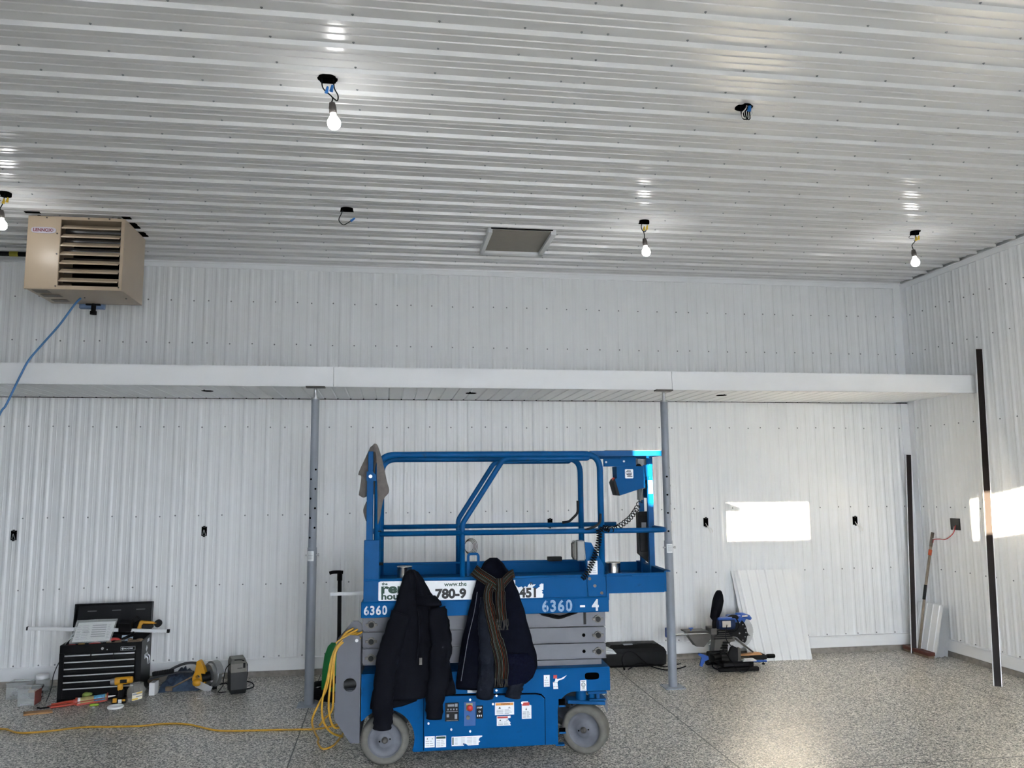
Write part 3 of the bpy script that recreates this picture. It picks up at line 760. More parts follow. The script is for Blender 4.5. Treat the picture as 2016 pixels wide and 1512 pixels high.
m = MB(); m.box(.478, .548, -.005, -.0015, .212, .352, bev=.001); rec = m.build('switch_recess', pm('deep_blue_recess', '#0a4a86', rough=.5, var=.1), door)
MB().box(.49, .53, -.0075, -.0045, .302, .345, bev=.001).build('switch_plate', pm('brass_plate', '#a18f6a', rough=.5, var=.1), rec)
MB().lathe([(0, .034), (.014, .032), (.0185, .026), (.0185, .018), (.011, .014), (.011, 0)], 20, T(.512, -.007, .322) @ R(PI/2, 'X')).build('stop_button', RED, rec)
m = MB(); m.cyl((.502, -.005, .262), (.502, -.014, .262), .012, n=16); m.cyl((.502, -.014, .262), (.502, -.020, .262), .008, n=12); m.build('key_switch', GUNMET, rec)
m = MB(); m.box(.553, .593, -.0045, -.0015, .252, .328, bev=.001); st = m.build('stop_label', BLACK, door)
m = MB(); m.text('STOP', .0125, T(.5565, -.0050, .3125), bold=.02, xs=1.0)
m.tube([(.573+.006*math.cos(a), -.005, .294+.004*math.sin(a)) for a in [2*PI*i/6 for i in range(6)]], .0012, 5, closed=True)
for i in range(3): m.box(.558+.011*i, .563+.011*i, -.0055, -.0045, .264, .274)
m.build('stop_lettering', STICK, st)
def decal(name, x0, x1, z0, z1, y, parent, head=None, rows=4, torn=None, pics=0, label=None):
    """sticker sheet with printed lines; torn = outline override"""
    m = MB(); o = torn or [(x0, z0), (x0, z1), (x1, z1), (x1, z0)]
    m.plate(o, t=.0012, M=T(0, y-.0012, 0), mi=0); w, h_ = x1-x0, z1-z0; yy = y-.0016
    top = z1-.08*h_
    if head is not None:
        m.box(x0+.04*w, x0+.80*w if torn else x1-.04*w, yy, y-.001, z1-.24*h_, z1-.05*h_, mi=head); top = z1-.30*h_
    for i in range(pics):
        cx = x0+w*(.25+.5*i/max(1, pics-1) if pics > 1 else .45); cz = top-.12*h_
        m.plate([(cx-.07*w, cz-.07*h_), (cx, cz+.08*h_), (cx+.07*w, cz-.07*h_)], t=.0006, M=T(0, yy, 0), mi=1 if i == 0 else 3)
    if pics: top -= .26*h_
    for i in range(rows):
        z = top-(top-z0-.06*h_)*(i+.5)/rows
        for a, b in ((.08, .44), (.50, .74+.14*((i*7) % 3)/2)):
            m.box(x0+a*w, x0+b*w, yy, y-.001, z-.010*h_-.0006, z+.010*h_+.0006, mi=3)
    return m.build(name, [STICK, INK, INKO, INKGREY, INKR, INKG], parent, label=label)
decal('warning_decal', .667, .785, .268, .342, -.002, door, head=2, rows=4, pics=2)
m = MB(); m.text('WARNING', .0115, T(.704, -.0042, .3285), bold=.015); m.build('warning_lettering', INK, door)
decal('hazard_decal', .678, .763, .205, .262, -.002, door, head=4, rows=3, pics=2, torn=[(.678, .205), (.678, .262), (.763, .262), (.763, .250), (.744, .246), (.752, .234), (.763, .222), (.758, .218), (.765, .205)])
decal('crush_decal', .833, .892, .240, .342, -.002, door, head=4, rows=5, pics=1, torn=[(.833, .240), (.833, .342), (.872, .343), (.872, .318), (.880, .322), (.892, .318), (.892, .240)])
decal('wheel_decal', .240, .300, .096, .160, -.002, door, rows=3, pics=2)
decal('instructions_decal', .307, .368, .094, .160, -.002, door, head=5, rows=4)
m = MB(); m.plate([(.402, .098), (.402, .152), (.588, .152), (.588, .146), (.572, .140), (.566, .126), (.576, .118), (.566, .112), (.566, .098), (.50, .098), (.49, .108), (.472, .112), (.470, .104), (.478, .098)], t=.0012, M=T(0, -.0032, 0))
m.box(.406, .414, -.0036, -.003, .104, .148, mi=1)
for i in range(6):
    for k in range(4): m.box(.42+.038*k, .420+.038*k+.030*(.6+.4*((i*3+k) % 3)/2), -.0036, -.003, .105+.0075*i, .1065+.0075*i, mi=2)
m.build('long_decal', [STICK, INKG, INKGREY], door)
m = MB(); pl_ = [(1.035, .405), (1.032, .445), (1.045, .450), (1.05, .475), (1.06, .463), (1.085, .468), (1.12, .485), (1.098, .463), (1.07, .456), (1.06, .445), (1.065, .405)]
decal('torn_decal', 1.03, 1.07, .40, .49, .02, lift, rows=3, torn=pl_)
MB().box(1.036, 1.058, .0175, .0195, .468, .488).build('torn_decal_header', INKR, lift)
decal('capacity_decal', 1.205, 1.243, .388, .452, .02, lift, rows=0)
m = MB(); m.tube([(1.224+.012*math.cos(a), .0185, .424+.012*math.sin(a)) for a in [2*PI*i/20 for i in range(20)]], .0016, 6, closed=True)
m.tube([(1.224+.006*math.cos(a), .0185, .424+.006*math.sin(a)) for a in [2*PI*i/14 for i in range(14)]], .0012, 6, closed=True)
for i in range(3): m.box(1.214+.008*i, 1.218+.008*i, .018, .0195, .401, .408)
m.box(1.210, 1.238, .018, .0195, .391, .394); m.box(1.212, 1.236, .018, .0195, .444, .446)
m.build('capacity_print', INK, lift)
decal('arrow_decal', .975, 1.012, .42, .49, .02, lift, rows=3, pics=1)
m = MB(); m.plate([(.50, .40), (.50, .425), (.60, .425), (.60, .40)], t=.001, M=T(0, .018, 0)); m.build('plain_decal', STICK, lift)
# wheels
def wheel(u, v, rz, w=.10):
    M = T(u, v, .145) @ R(rz, 'Z') @ R(PI/2, 'X')
    m = MB(); r = .145
    m.lathe([(.103, w/2-.006), (.110, w/2), (.128, w/2), (r-.008, w/2-.004), (r, w/2-.014), (r, -w/2+.014), (r-.008, -w/2+.004), (.128, -w/2), (.110, -w/2), (.103, -w/2+.006), (.103, w/2-.006)], 48, M)
    o = m.build('wheel', TYRE, lift)
    m = MB(); m.lathe([(.0, w/2-.006), (.040, w/2-.006), (.046, w/2-.010), (.052, w/2-.016), (.092, w/2-.020), (.100, w/2-.012), (.1035, w/2-.006), (.1035, -w/2+.006), (.09, -w/2+.016), (0, -w/2+.016)], 40, M)
    h_ = m.build('hub', HUB, o)
    m = MB(); m.lathe([(0, w/2+.010), (.012, w/2+.010), (.018, w/2+.004), (.020, w/2-.006)], 16, M); m.cyl(M @ Vector((0, 0, w/2)), M @ Vector((0, 0, w/2+.014)), .011, n=6)
    for a in (.2, PI+.2): m.cyl(M @ Vector((.032*math.cos(a), .032*math.sin(a), w/2-.007)), M @ Vector((.032*math.cos(a), .032*math.sin(a), w/2-.004)), .005, n=8, mi=1)
    m.build('axle_nut', [GUNMET, DARKGAP], h_)
wheel(0, .05, 0); wheel(1.245, .085, math.radians(-27)); wheel(0, .69, 0); wheel(1.245, .66, math.radians(-27))
# steering yoke
m = MB(); m.box(1.13, 1.37, .05, .16, .296, .318, M=T(1.25, .1, .307) @ R(math.radians(4), 'Y') @ T(-1.25, -.1, -.307), bev=.004); m.cyl((1.22, .09, .30), (1.22, .09, .41), .034, n=24)
m.box(1.255, 1.375, .03, .14, .362, .378, bev=.003); m.box(1.262, 1.37, .03, .14, .322, .334, bev=.003); m.box(1.31, 1.33, .04, .13, .33, .37)
m.cyl((1.285, .07, .334), (1.285, .07, .362), .02, n=14)
m.build('steering_yoke', BLUED, lift)
m = MB(); m.plate([(1.345, .315), (1.392, .345), (1.394, .25), (1.388, .23), (1.37, .27)], t=.012, M=T(0, .10, 0)); m.build('yoke_guard', GREYP, lift)
# grey end plate with a round hole, and the curved plate behind it
m = MB(); m.plate([(-.302, .280), (-.293, .726), (-.215, .768), (-.160, .762), (-.150, .72), (-.150, .135), (-.205, .137)], [circ(-.213, .475, .040, 26)], t=.012, M=T(0, .0, 0))
gp = m.build('end_plate', GREYP, lift)
m = MB(); m.plate([(-.300, .55), (-.300, .73), (-.225, .815), (-.205, .835), (-.175, .835), (-.155, .815), (-.150, .76), (-.150, .55)], t=.012, M=T(0, .10, 0)); m.box(-.295, -.16, .012, .40, .42, .44); m.box(-.165, -.15, .012, .6, .16, .74)
m.build('rear_bracket', GREYP, lift)
m = MB(); m.cyl((-.175, -.004, .735), (-.175, .002, .735), .010, n=12); m.build('plate_bolt', STEEL, gp)
m = MB(); m.cyl((-.25, .06, .47), (-.12, .06, .475), .028, n=16); m.build('charger_plug', DKGREY, lift)
# scissor arms
for row, z in enumerate((.568, .668, .768)):
    for v, tilt in ((.085, .0), (.60, .0)):
        m = MB(); z0, z1 = z+.004, z+.096
        sk = .012 if v < .3 else -.012
        m.plate([(-.146, z0+.010), (-.140, z0+.002), (1.385, z0+sk*-.4), (1.388, z1-.012), (1.382, z1-.003), (-.146, z1+.001)], t=.045, M=T(0, v, 0))
        m.box(-.145, 1.387, v-.002, v+.002, z0-.0035, z0+.0005)
        a = m.build('scissor_arm', GREYP, lift)
        if v < .3:
            for u in (-.093, 1.337):
                m = MB(); zc = z+.044; m.cyl((u, v-.010, zc), (u, v, zc), .026, n=8, smooth=False); m.cyl((u, v-.018, zc), (u, v-.010, zc), .017, n=20)
                m.box(u-.036, u+.036, v-.012, v-.004, zc-.008, zc+.008, bev=.002); m.build('pivot_pin', GUNMET, a)
                MB().cyl((u, v-.0195, zc), (u, v-.018, zc), .0165, n=18).build('pin_cap', BLACK, a)
            if row < 2: MB().cyl((1.245, v-.0015, z+.045), (1.245, v, z+.045), .011, n=18).build('arm_hole', DARKGAP, a)
            else: MB().box(1.245, 1.262, v-.004, v, z+.012, z+.098).build('arm_strap', BLACK, a)
for u in (-.093, .62, 1.337):
    MB().cyl((u, .10, .63), (u, .62, .63), .02, n=16).build('cross_tube', GREYP, lift)
m = MB()
m.tube(catmull([(.97, .06, .855), (1.02, .05, .842), (1.08, .045, .83), (1.14, .05, .845), (1.20, .055, .862)]), .008, 8); m.tube(catmull([(.96, .065, .86), (1.03, .06, .85), (1.09, .055, .838), (1.15, .06, .852), (1.2, .06, .868)]), .006, 8)
m.build('hydraulic_hose', RUB, lift)
MB().box(-.12, .3, .30, .45, .53, .566).build('slide_block', GREYP, lift); MB().box(.9, 1.36, .1, .6, .528, .56).build('slide_block', GREYP, lift)
# platform
m = MB()
m.box(-.152, 1.394, -.004, .02, .867, .958, bev=.004); m.box(-.152, 1.394, .72, .745, .867, .958, bev=.004); m.box(-.152, -.13, .0, .74, .867, .958, bev=.003); m.box(1.372, 1.394, .0, .74, .867, .958, bev=.003)
m.box(-.152, 1.394, .0, .74, .95, .962, bev=.003)
m.build('platform_skirt', BLUE, lift)
m = MB(); m.box(-.14, 1.392, .008, .028, .96, 1.086, bev=.003); m.box(-.14, 1.392, .004, .04, 1.084, 1.10, bev=.004)
m.box(-.14, 1.40, .708, .726, .96, 1.128, bev=.003); m.box(-.14, 1.40, .69, .728, 1.116, 1.13, bev=.003); m.box(-.14, -.125, .02, .72, .96, 1.12, bev=.003)
m.box(-.14, 1.40, .02, .72, 1.035, 1.045)
m.build('toe_board', BLUE, lift)
m = MB(); m.plate([(1.394, .978), (1.762, .978), (1.775, 1.085), (1.394, 1.085)], t=.014, M=T(0, .016, 0)); m.box(1.394, 1.772, .008, .04, 1.084, 1.102, bev=.003); m.box(1.55, 1.772, .006, .02, 1.078, 1.086)
m.box(1.394, 1.765, .02, .70, 1.035, 1.045); m.box(1.394, 1.775, .69, .706, .98, 1.108, bev=.002)
m.plate([(0, .982), (.70, .982), (.70, 1.112), (0, 1.112)], t=.012, M=T(1.775, .012, 0) @ R(PI/2, 'Z')); m.box(1.765, 1.80, .0, .72, 1.108, 1.114)
m.box(1.38, 1.396, -.004, .03, .94, 1.1)
m.build('extension_deck', BLUE, lift)
# sign and unit numbers
m = MB(); rr = .022
def rrect(x0, x1, z0, z1, r, n=5):
    o = []
    for cx, cz, a0 in ((x1-r, z1-r, 0), (x0+r, z1-r, PI/2), (x0+r, z0+r, PI), (x1-r, z0+r, 1.5*PI)):
        o += [(cx+r*math.cos(a0+PI/2*i/n), cz+r*math.sin(a0+PI/2*i/n)) for i in range(n+1)]
    return o
torn = [(-.060, .985), (-.045, .967), (.955, .952), (.975, .965), (.978, .985), (.968, .992), (.975, 1.00), (.966, 1.008), (.978, 1.012), (.979, 1.048), (.965, 1.050), (.952, 1.040), (.958, 1.033), (.935, 1.018), (.925, 1.010), (.918, 1.022), (.908, 1.028), (.925, 1.040), (.930, 1.046), (.912, 1.044), (.895, 1.052), (.885, 1.045), (.875, 1.028), (.862, 1.036), (.85, 1.024), (.84, 1.034), (.82, 1.028), (.80, 1.045), (.80, 1.075), (-.035, 1.083), (-.055, 1.075), (-.062, 1.058)]
m.plate(torn, t=.0014, M=T(0, .0062, 0)); sg = m.build('rental_sign', STICK, lift)
m = MB(); y = .0058
m.text('rental', .080, T(-.034, y, 1.013), bold=.042, xs=1.42)
m.build('sign_logo_green', INKG, sg)
m = MB(); m.text('the', .023, T(-.028, y, 1.060), bold=.03, xs=1.15); m.build('logo_article', INKG, sg)
m = MB(); m.text('house', .054, T(-.032, y, .974), bold=.036, xs=1.28); m.build('logo_lettering', INKG, sg)
m = MB(); m.text('www.the', .036, T(.356, y, 1.046), bold=.018, xs=1.05); m.build('web_lettering', INKG, sg)
m = MB(); m.text('n', .036, T(.893, y, 1.041), bold=.018); m.build('web_lettering', INK, sg)
m = MB(); m.text('780-9', .078, T(.300, y, .974), bold=.045, xs=1.06); m.build('phone_lettering', INK, sg)
m = MB(); m.text('451', .078, T(.826, y, .969), bold=.045, xs=1.0); m.build('phone_lettering', INK, sg)
def stencil(body, x, z, size, mat, xs, gap=True):
    m = MB(); m.text(body, size, T(x, -.0050, z), bold=.030, xs=xs, ext=.0004, spacing=1.18); o = m.build('unit_number', mat, lift)
    return o
stencil('6360', -.135, .886, .074, STEN, .84); stencil('6360', .966, .879, .096, STENF, .88); stencil('4', 1.285, .879, .096, STEN, .9)
m = MB(); m.box(1.208, 1.240, -.0056, -.0040, .900, .912); m.build('dash_sticker', STICK, lift)
m = MB()
for x0, n_, dx, z1_ in ((-.135, 4, .0455, .944), (.966, 4, .0620, .952)):
    for i in range(n_): m.box(x0+dx*i+dx*.42, x0+dx*i+dx*.42+.0035, -.0062, -.0045, .876, z1_)
m.build('stencil_bridge', BLUE, lift)
# rails
def rail(name, paths, mat=BLUED):
    m = MB()
    for p, r, sq in paths: m.tube(p, r, 14, sq=sq)
    return m.build(name, mat, lift)
VN, VF = .030, .712
ZR = 1.862
rail('guardrail', [(fillet([(-.060, VN, .96), (-.060, VN, ZR), (1.362, VN, ZR), (1.362, VN, .965)], .105, 9), .0205, False), ])
rail('guardrail', [(fillet([(-.075, VF, .97), (-.075, VF, ZR-.006), (1.362, VF, ZR-.006), (1.362, VF, .97)], .105, 9), .0205, False)])
for v in (VN, VF):
    rail('angled_rail', [(fillet([(.470, v, 1.04), (.470, v, 1.425), (.735, v, 1.835), (1.28, v, 1.835), (1.29, v, 1.85)], .075, 8), .0165, False)])
rail('midrail', [(fillet([(-.06, VN, 1.370), (1.792, VN-.005, 1.370), (1.792, VF, 1.370)], .07, 9), .0165, False)])
rail('midrail', [([(-.075, VF, 1.378), (1.62, VF, 1.378)], .0165, False)])
rail('extension_rail', [(fillet([(1.30, VN+.012, ZR+.004), (1.770, VN+.012, ZR+.004), (1.770, VF-.03, ZR+.004), (1.30, VF-.03, ZR+.004)], .03, 5), .0165, True)])
MB().box(1.40, 1.768, VN-.006, VN+.03, ZR+.0205, ZR+.024).build('rail_cap', pm('rusty_rail_top', '#4c4a48', rough=.6, var=.3, scale=25), lift)
m = MB(); m.box(-.128, -.088, .012, .05, .96, 1.716, bev=.004); m.box(-.122, -.090, .016, .046, 1.745, 1.885, bev=.004); m.plate([(-.13, 1.70), (-.07, 1.70), (-.07, 1.735), (-.095, 1.76), (-.13, 1.76)], t=.008, M=T(0, .004, 0))
m.box(-.14, -.045, .006, .03, .96, 1.335, bev=.004)
ep = m.build('gate_post', BLUED, lift)
m = MB(); m.cyl((-.105, -.004, 1.728), (-.105, .004, 1.728), .011, n=14); m.build('gate_bolt', STEEL, ep)
rail('gate_rail', [([(-.106, .04, 1.80), (-.106, VF-.02, 1.80)], .014, False), ([(-.106, .04, 1.37), (-.106, VF-.02, 1.37)], .014, False), ([(-.106, VF-.01, .98), (-.106, VF-.01, 1.86)], .018, True)])
rail('extension_post', [([(1.772, .33, .99), (1.772, .33, 1.85)], .018, True)])
rail('extension_post', [([(1.772, .56, .99), (1.772, .56, 1.85)], .016, True)])
m = MB(); m.box(1.755, 1.772, .32, .56, 1.57, 1.70, bev=.002); m.box(1.765, 1.78, .30, .52, 1.70, 1.85, bev=.003); m.box(1.69, 1.78, .33, .35, 1.69, 1.775, bev=.002); m.plate([(1.72, 1.69), (1.78, 1.69), (1.78, 1.84), (1.76, 1.84)], t=.006, M=T(0, .42, 0))
m.box(1.722, 1.785, .296, .302, 1.715, 1.795, bev=.001); m.box(1.748, 1.790, .306, .310, 1.53, 1.86, bev=.001); m.build('mounting_plate', BLUE, lift)
MB().box(1.756, 1.786, .303, .306, 1.60, 1.69, bev=.001).build('safety_decal', STICK, lift)
for q in ((1.715, 1.765, .38, .44, 1.63, 1.69), (1.715, 1.745, .40, .46, 1.555, 1.63), (1.695, 1.765, .34, .42, 1.775, 1.838)): MB().box(*q, bev=.004).build('junction_box', MIDGREY, lift)
MB().lathe([(0, .012), (.018, .011), (.021, 0)], 18, T(1.70, .335, 1.785) @ R(PI/2, 'X')).build('round_connector', BLACK, lift)
# control box on its bracket
m = MB(); m.box(1.435, 1.60, .245, .262, 1.785, 1.838, bev=.002); m.box(1.555, 1.66, .25, .268, 1.785, 1.848, bev=.002); m.build('control_bracket', BLUE, lift)
for x, z in ((1.452, 1.815), (1.575, 1.82)): MB().cyl((x, .243, z), (x, .246, z), .007, n=10).build('bracket_hole', STICK, lift)
m = MB(); m.plate([(1.525, 1.786), (1.715, 1.786), (1.722, 1.644), (1.545, 1.590), (1.513, 1.700), (1.527, 1.706)], t=.13, M=T(0, .255, 0)); cb = m.build('control_box', BLUE, lift)
m = MB(); m.plate([(1.500, 1.678), (1.513, 1.702), (1.546, 1.589), (1.524, 1.592)], t=.125, M=T(0, .2575, 0)); m.build('control_face', BLACK, cb)
m = MB(); m.cyl((1.505, .30, 1.695), (1.520, .30, 1.703), .012, n=14); m.build('stop_button', RED, cb)
m = MB(); m.plate(rrect(1.583, 1.640, 1.705, 1.767, .006), t=.0012, M=T(0, .2538, 0)); ds = m.build('dealer_sticker', STICK, cb)
m = MB(); m.tube([(1.612+.022*math.cos(a), .2532, 1.742+.017*math.sin(a)) for a in [PI*.35+PI*1.3*i/16 for i in range(17)]], .0016, 6)
for k, (z, a) in enumerate(((1.748, .75), (1.738, .95), (1.729, .9), (1.716, 1.0))): m.box(1.597, 1.597+.036*a, .2528, .254, z, z+.005)
m.build('dealer_print', INK, ds)
# manual holder
m = MB(); m.plate([(1.712, 1.185), (1.712, 1.46), (1.722, 1.472), (1.79, 1.475), (1.81, 1.455), (1.81, 1.12), (1.79, 1.118)], t=.05, M=T(0, .44, 0)); m.box(1.72, 1.80, .434, .44, 1.20, 1.45, bev=.004); m.box(1.785, 1.80, .43, .44, 1.15, 1.46)
mh = m.build('manual_case', BLACK, lift)
MB().box(1.735, 1.768, .431, .4345, 1.345, 1.40).build('case_label', INKGREY, mh)
# grey outlet box with its blue bracket
m = MB(); m.plate([(1.246, 1.303), (1.288, 1.298), (1.330, 1.22), (1.366, 1.155), (1.364, .972), (1.262, .965), (1.256, 1.12)], t=.008, M=T(0, -.004, 0)); hb = m.build('fold_bracket', BLUE, lift)
for x, z in ((1.272, 1.075), (1.305, 1.03), (1.348, .985)): MB().cyl((x, -.012, z), (x, -.003, z), .010, n=8).build('bracket_bolt', GUNMET, hb)
decal('bracket_decal', 1.262, 1.325, 1.10, 1.185, -.004, hb, rows=6)
m = MB(); m.box(1.196, 1.248, .0, .07, 1.185, 1.312, bev=.008); ob = m.build('outlet_cover_box', MIDGREY, lift)
m = MB(); m.box(1.174, 1.198, .004, .066, 1.19, 1.31, bev=.01); m.box(1.168, 1.176, .01, .06, 1.205, 1.295, bev=.003); m.build('flip_cover', GUNMET, ob)
m = MB(); m.box(1.10, 1.20, .60, .66, 1.13, 1.16, bev=.004); m.build('small_bracket', BLACK, lift)
# lanyard ring and hooks
rail('lanyard_loop', [(fillet([(.508, .06, 1.10), (.508, .06, 1.236), (.572, .06, 1.236), (.572, .06, 1.10)], .018, 5), .008, True)], BLUE)
MB().box(-.055, -.035, .01, .03, 1.385, 1.392).build('rail_clip', BLACK, lift); MB().cyl((-.045, .0, 1.19), (-.02, .0, 1.19), .009, n=10).build('rail_bolt', BLACK, lift)
m = MB(); m.tube(fillet([(1.335, VF-.02, 1.55), (1.335, VF-.02, 1.46), (1.27, VF-.02, 1.40), (1.22, VF-.02, 1.395)], .06, 6), .009, 8); m.build('rail_latch', DKGREY, lift); m = MB(); m.tube(fillet([(1.355, VN-.022, 1.48), (1.352, VN-.022, 1.42), (1.31, VN-.022, 1.395), (1.25, VN-.01, 1.375)], .04, 6), .008, 8); m.build('rail_latch', DKGREY, lift)
# coiled control cord
def coil(path, r, turns_per_m, wire):
    P = catmull(path, 24); out = []; s_ = 0.0; prev = P[0]
    pts = []
    for i in range(len(P)-1):
        for k in range(5): pts.append(P[i].lerp(P[i+1], k/5))
    for i, p in enumerate(pts):
        d = (pts[min(i+1, len(pts)-1)]-pts[max(i-1, 0)]).normalized()
        s_ += (p-prev).length; prev = p
        tp = turns_per_m(s_) if callable(turns_per_m) else turns_per_m
        yield p, d, s_, tp
def coil_tube(mb, path, r, tpm, wire):
    ph = 0.0; last = 0.0; pts = []
    P = catmull(path, 60)
    for i, p in enumerate(P):
        d = (P[min(i+1, len(P)-1)]-P[max(i-1, 0)]); L_ = d.length/2; d.normalize()
        u = d.cross(Vector((0, 1, 0))).normalized(); w = d.cross(u)
        n_ = 6
        for k in range(n_):
            ph += 2*PI*tpm*L_/n_
            pts.append(p+d*L_*k/n_+(u*math.cos(ph)+w*math.sin(ph))*r)
    mb.tube(pts, wire, 6)
m = MB()
coil_tube(m, [(1.330, -.035, 1.385), (1.334, -.038, 1.33), (1.316, -.040, 1.26), (1.290, -.040, 1.19), (1.255, -.038, 1.12), (1.222, -.03, 1.075)], .016, 62, .0033)
coil_tube(m, [(1.715, .38, 1.545), (1.68, .34, 1.50), (1.60, .22, 1.44), (1.50, .10, 1.395), (1.44, .02, 1.380), (1.36, -.03, 1.385)], .016, 24, .0030)
coil_tube(m, [(1.40, -.035, 1.38), (1.37, -.04, 1.392), (1.345, -.04, 1.375)], .017, 70, .0030)
m.build('coiled_cord', RUB, lift)
m = MB(); m.tube(catmull([(1.712, .37, 1.545), (1.72, .355, 1.60), (1.728, .35, 1.64), (1.745, .36, 1.66), (1.765, .38, 1.665)]), .006, 8); m.build('control_cable', MIDGREY, lift)

# things left on the lift
def tin(u, v, z, label):
    t = thing('metal_tin', label, 'tin', lw(u, v, z), LRZ, 'bare metal tins on the lift platform')
    MB().lathe([(.0, 0), (.046, 0), (.048, .003), (.046, .006), (.046, .113), (.048, .116), (.0475, .119), (.0455, .119), (.0445, .112), (.0, .112)], 36).build('tin_body', CHROME, t)
tin(.108, .10, 1.045, 'bare shiny metal tin standing behind the black jacket')
tin(1.450, .10, 1.045, 'bare shiny metal tin on the extension end of lift platform')

def garment_ring(uL, uR, z, vc, depth, n=56, folds=(), zslope=0.0, front=1.0):
    ring = []; uc, a = (uL+uR)/2, (uR-uL)/2
    for j in range(n):
        th = 2*PI*j/n; c, s_ = math.cos(th), math.sin(th)
        x = uc+a*math.copysign(abs(c)**.85, c)
        v = vc-depth*s_*(1.0 if s_ > 0 else .35)
        for k, amp, ph in folds:
            v -= amp*math.sin(k*(x-uc)/max(a, .02)+ph+z*3.0)*(abs(s_)**.7)*(1 if s_ > 0 else .3)
        nz = noise.noise(Vector((x*14+z*5, z*7, 3.1)))+.6*noise.noise(Vector((x*26-z*18, z*16+x*9, 7.7)))
        v -= .011*nz*(1 if s_ > 0 else 0)
        ring.append(Vector((x, v, z+zslope*(x-uc))))
    return ring
def interp(levels, n):
    out = []
    zs = [l[0] for l in levels]
    for i in range(n):
        z = zs[0]+(zs[-1]-zs[0])*i/(n-1)
        for a, b in zip(levels, levels[1:]):
            if a[0] >= z >= b[0]-1e-9:
                t = (a[0]-z)/max(1e-9, a[0]-b[0]); t = t*t*(3-2*t)*.5+t*.5
                out.append([z]+[p*(1-t)+q*t for p, q in zip(a[1:], b[1:])]); break
    return out
def sleeve(mb, path, widths, depth=.032, mi=0, n=24, seed=0.0, cuff=True):
    P = catmull(path, 8); rings = []; N = len(P)
    for i, p in enumerate(P):
        f = i/(N-1); k = f*(len(widths)-1); j = min(int(k), len(widths)-2); w = widths[j]*(1-(k-j))+widths[j+1]*(k-j)
        d = (P[min(i+1, N-1)]-P[max(i-1, 0)]).normalized(); side = d.cross(Vector((0, -1, 0))).normalized(); fr = side.cross(d).normalized()
        wr = 1+.05*math.sin(i*1.3+seed)+.03*math.sin(i*2.7+seed*2)
        ring = []
        for q in range(n):
            th = 2*PI*q/n; c, s_ = math.cos(th), math.sin(th)
            bump = .004*noise.noise(Vector((c*2+seed, s_*2, i*.35)))+.003*math.sin(3*th+i*.5+seed)
            ring.append(p+side*(w/2*wr+bump)*c+fr*(depth*(.7+.3*w/.14)+bump)*s_)
        rings.append(ring)
    if cuff:
        c0 = sum(rings[-1], Vector())/n
        rings.append([c0+(q-c0)*.85 for q in rings[-1]]); rings.append([c0+(q-c0)*.8+(P[-2]-P[-1]).normalized()*.03 for q in rings[-2]])
    mb.loft(rings, mi)
# black jacket hung by its hood over the toe board
J = thing('jacket', 'black zip jacket hung by its collar over sign on lift', 'jacket', (LX, LY, 0), LRZ, 'clothes hung on the lift')
lv = [(1.152, .140, .168, .006, .012), (1.145, .120, .186, .004, .020), (1.130, .108, .202, -.004, .030), (1.090, .096, .232, -.022, .034), (1.027, .078, .266, -.034, .040), (.965, .062, .312, -.036, .042), (.895, .036, .342, -.036, .046), (.764, .000, .356, -.036, .048),
      (.636, -.018, .382, -.036, .050), (.515, -.042, .405, -.036, .050), (.435, -.058, .425, -.036, .048), (.400, -.066, .428, -.036, .046)]
rings = []
for z, a, b, vc, d in interp(lv, 46):
    f = (1.152-z)/.754
    rings.append(garment_ring(a, b, z-.0, vc, d, folds=((3.0, .014*f+.006, .6), (5.5, .009*f+.005, 1.9), (9, .005, .4)), zslope=.10*max(0, f-.72)/.28*.5))
c0 = sum(rings[-1], Vector())/len(rings[-1])
rings.append([c0+(p-c0)*.93+Vector((0, 0, .006)) for p in rings[-1]]); rings.append([c0+(p-c0)*.9+Vector((0, 0, .10)) for p in rings[-2]])
MB().loft(rings).build('jacket_body', CLOTHN, J)
m = MB(); m.tube([(p[0], p[1], p[2]) for p in [(.18+.0*k, -.06-.004*math.sin(k), 1.09-.016*k) for k in range(1)]]+[(.182, -.064, .98), (.20, -.075, .88), (.205, -.084, .76), (.19, -.087, .64), (.185, -.088, .53)], .006, 6); m.tube([(.03, -.078, .52), (.10, -.090, .507), (.17, -.088, .498), (.185, -.087, .50)], .005, 6)
m.build('jacket_placket', CLOTHN, J)
m = MB(); sleeve(m, [(.100, -.074, .90), (.055, -.090, .77), (.010, -.096, .60), (-.008, -.092, .43), (-.008, -.088, .30), (-.008, -.086, .236)], [.12, .135, .13, .125, .115, .104], .036, seed=1.2); m.build('sleeve', CLOTHN, J)
m = MB(); sleeve(m, [(.305, -.068, .925), (.325, -.084, .83), (.335, -.092, .70), (.322, -.092, .55), (.302, -.088, .40), (.292, -.084, .285)], [.11, .125, .13, .125, .11, .095], .036, seed=4.1); m.build('sleeve', CLOTHN, J)
m = MB(); rg = []
for z, a, b, vc, d in ((1.00, .19, .30, -.058, .016), (.985, .185, .315, -.074, .022), (.965, .18, .335, -.080, .024), (.945, .185, .34, -.078, .02), (.938, .195, .335, -.07, .012)): rg.append(garment_ring(a, b, z, vc, d, 32, folds=((3, .004, 0),)))
m.loft(rg); m.build('collar_flap', CLOTHN, J)
m = MB(); rg = []
for z, a, b, vc, d in ((.46, -.07, .20, -.024, .030), (.41, -.082, .21, -.024, .034), (.365, -.088, .19, -.024, .034), (.345, -.088, .12, -.024, .030)): rg.append(garment_ring(a, b, z, vc, d, 40, folds=((4, .005, 0),), zslope=.06))
m.loft(rg); m.build('back_hem', CLOTHN, J)
MB().box(.205, .222, -.096, -.092, .60, .64, bev=.001).build('zip_pull', GUNMET, J)
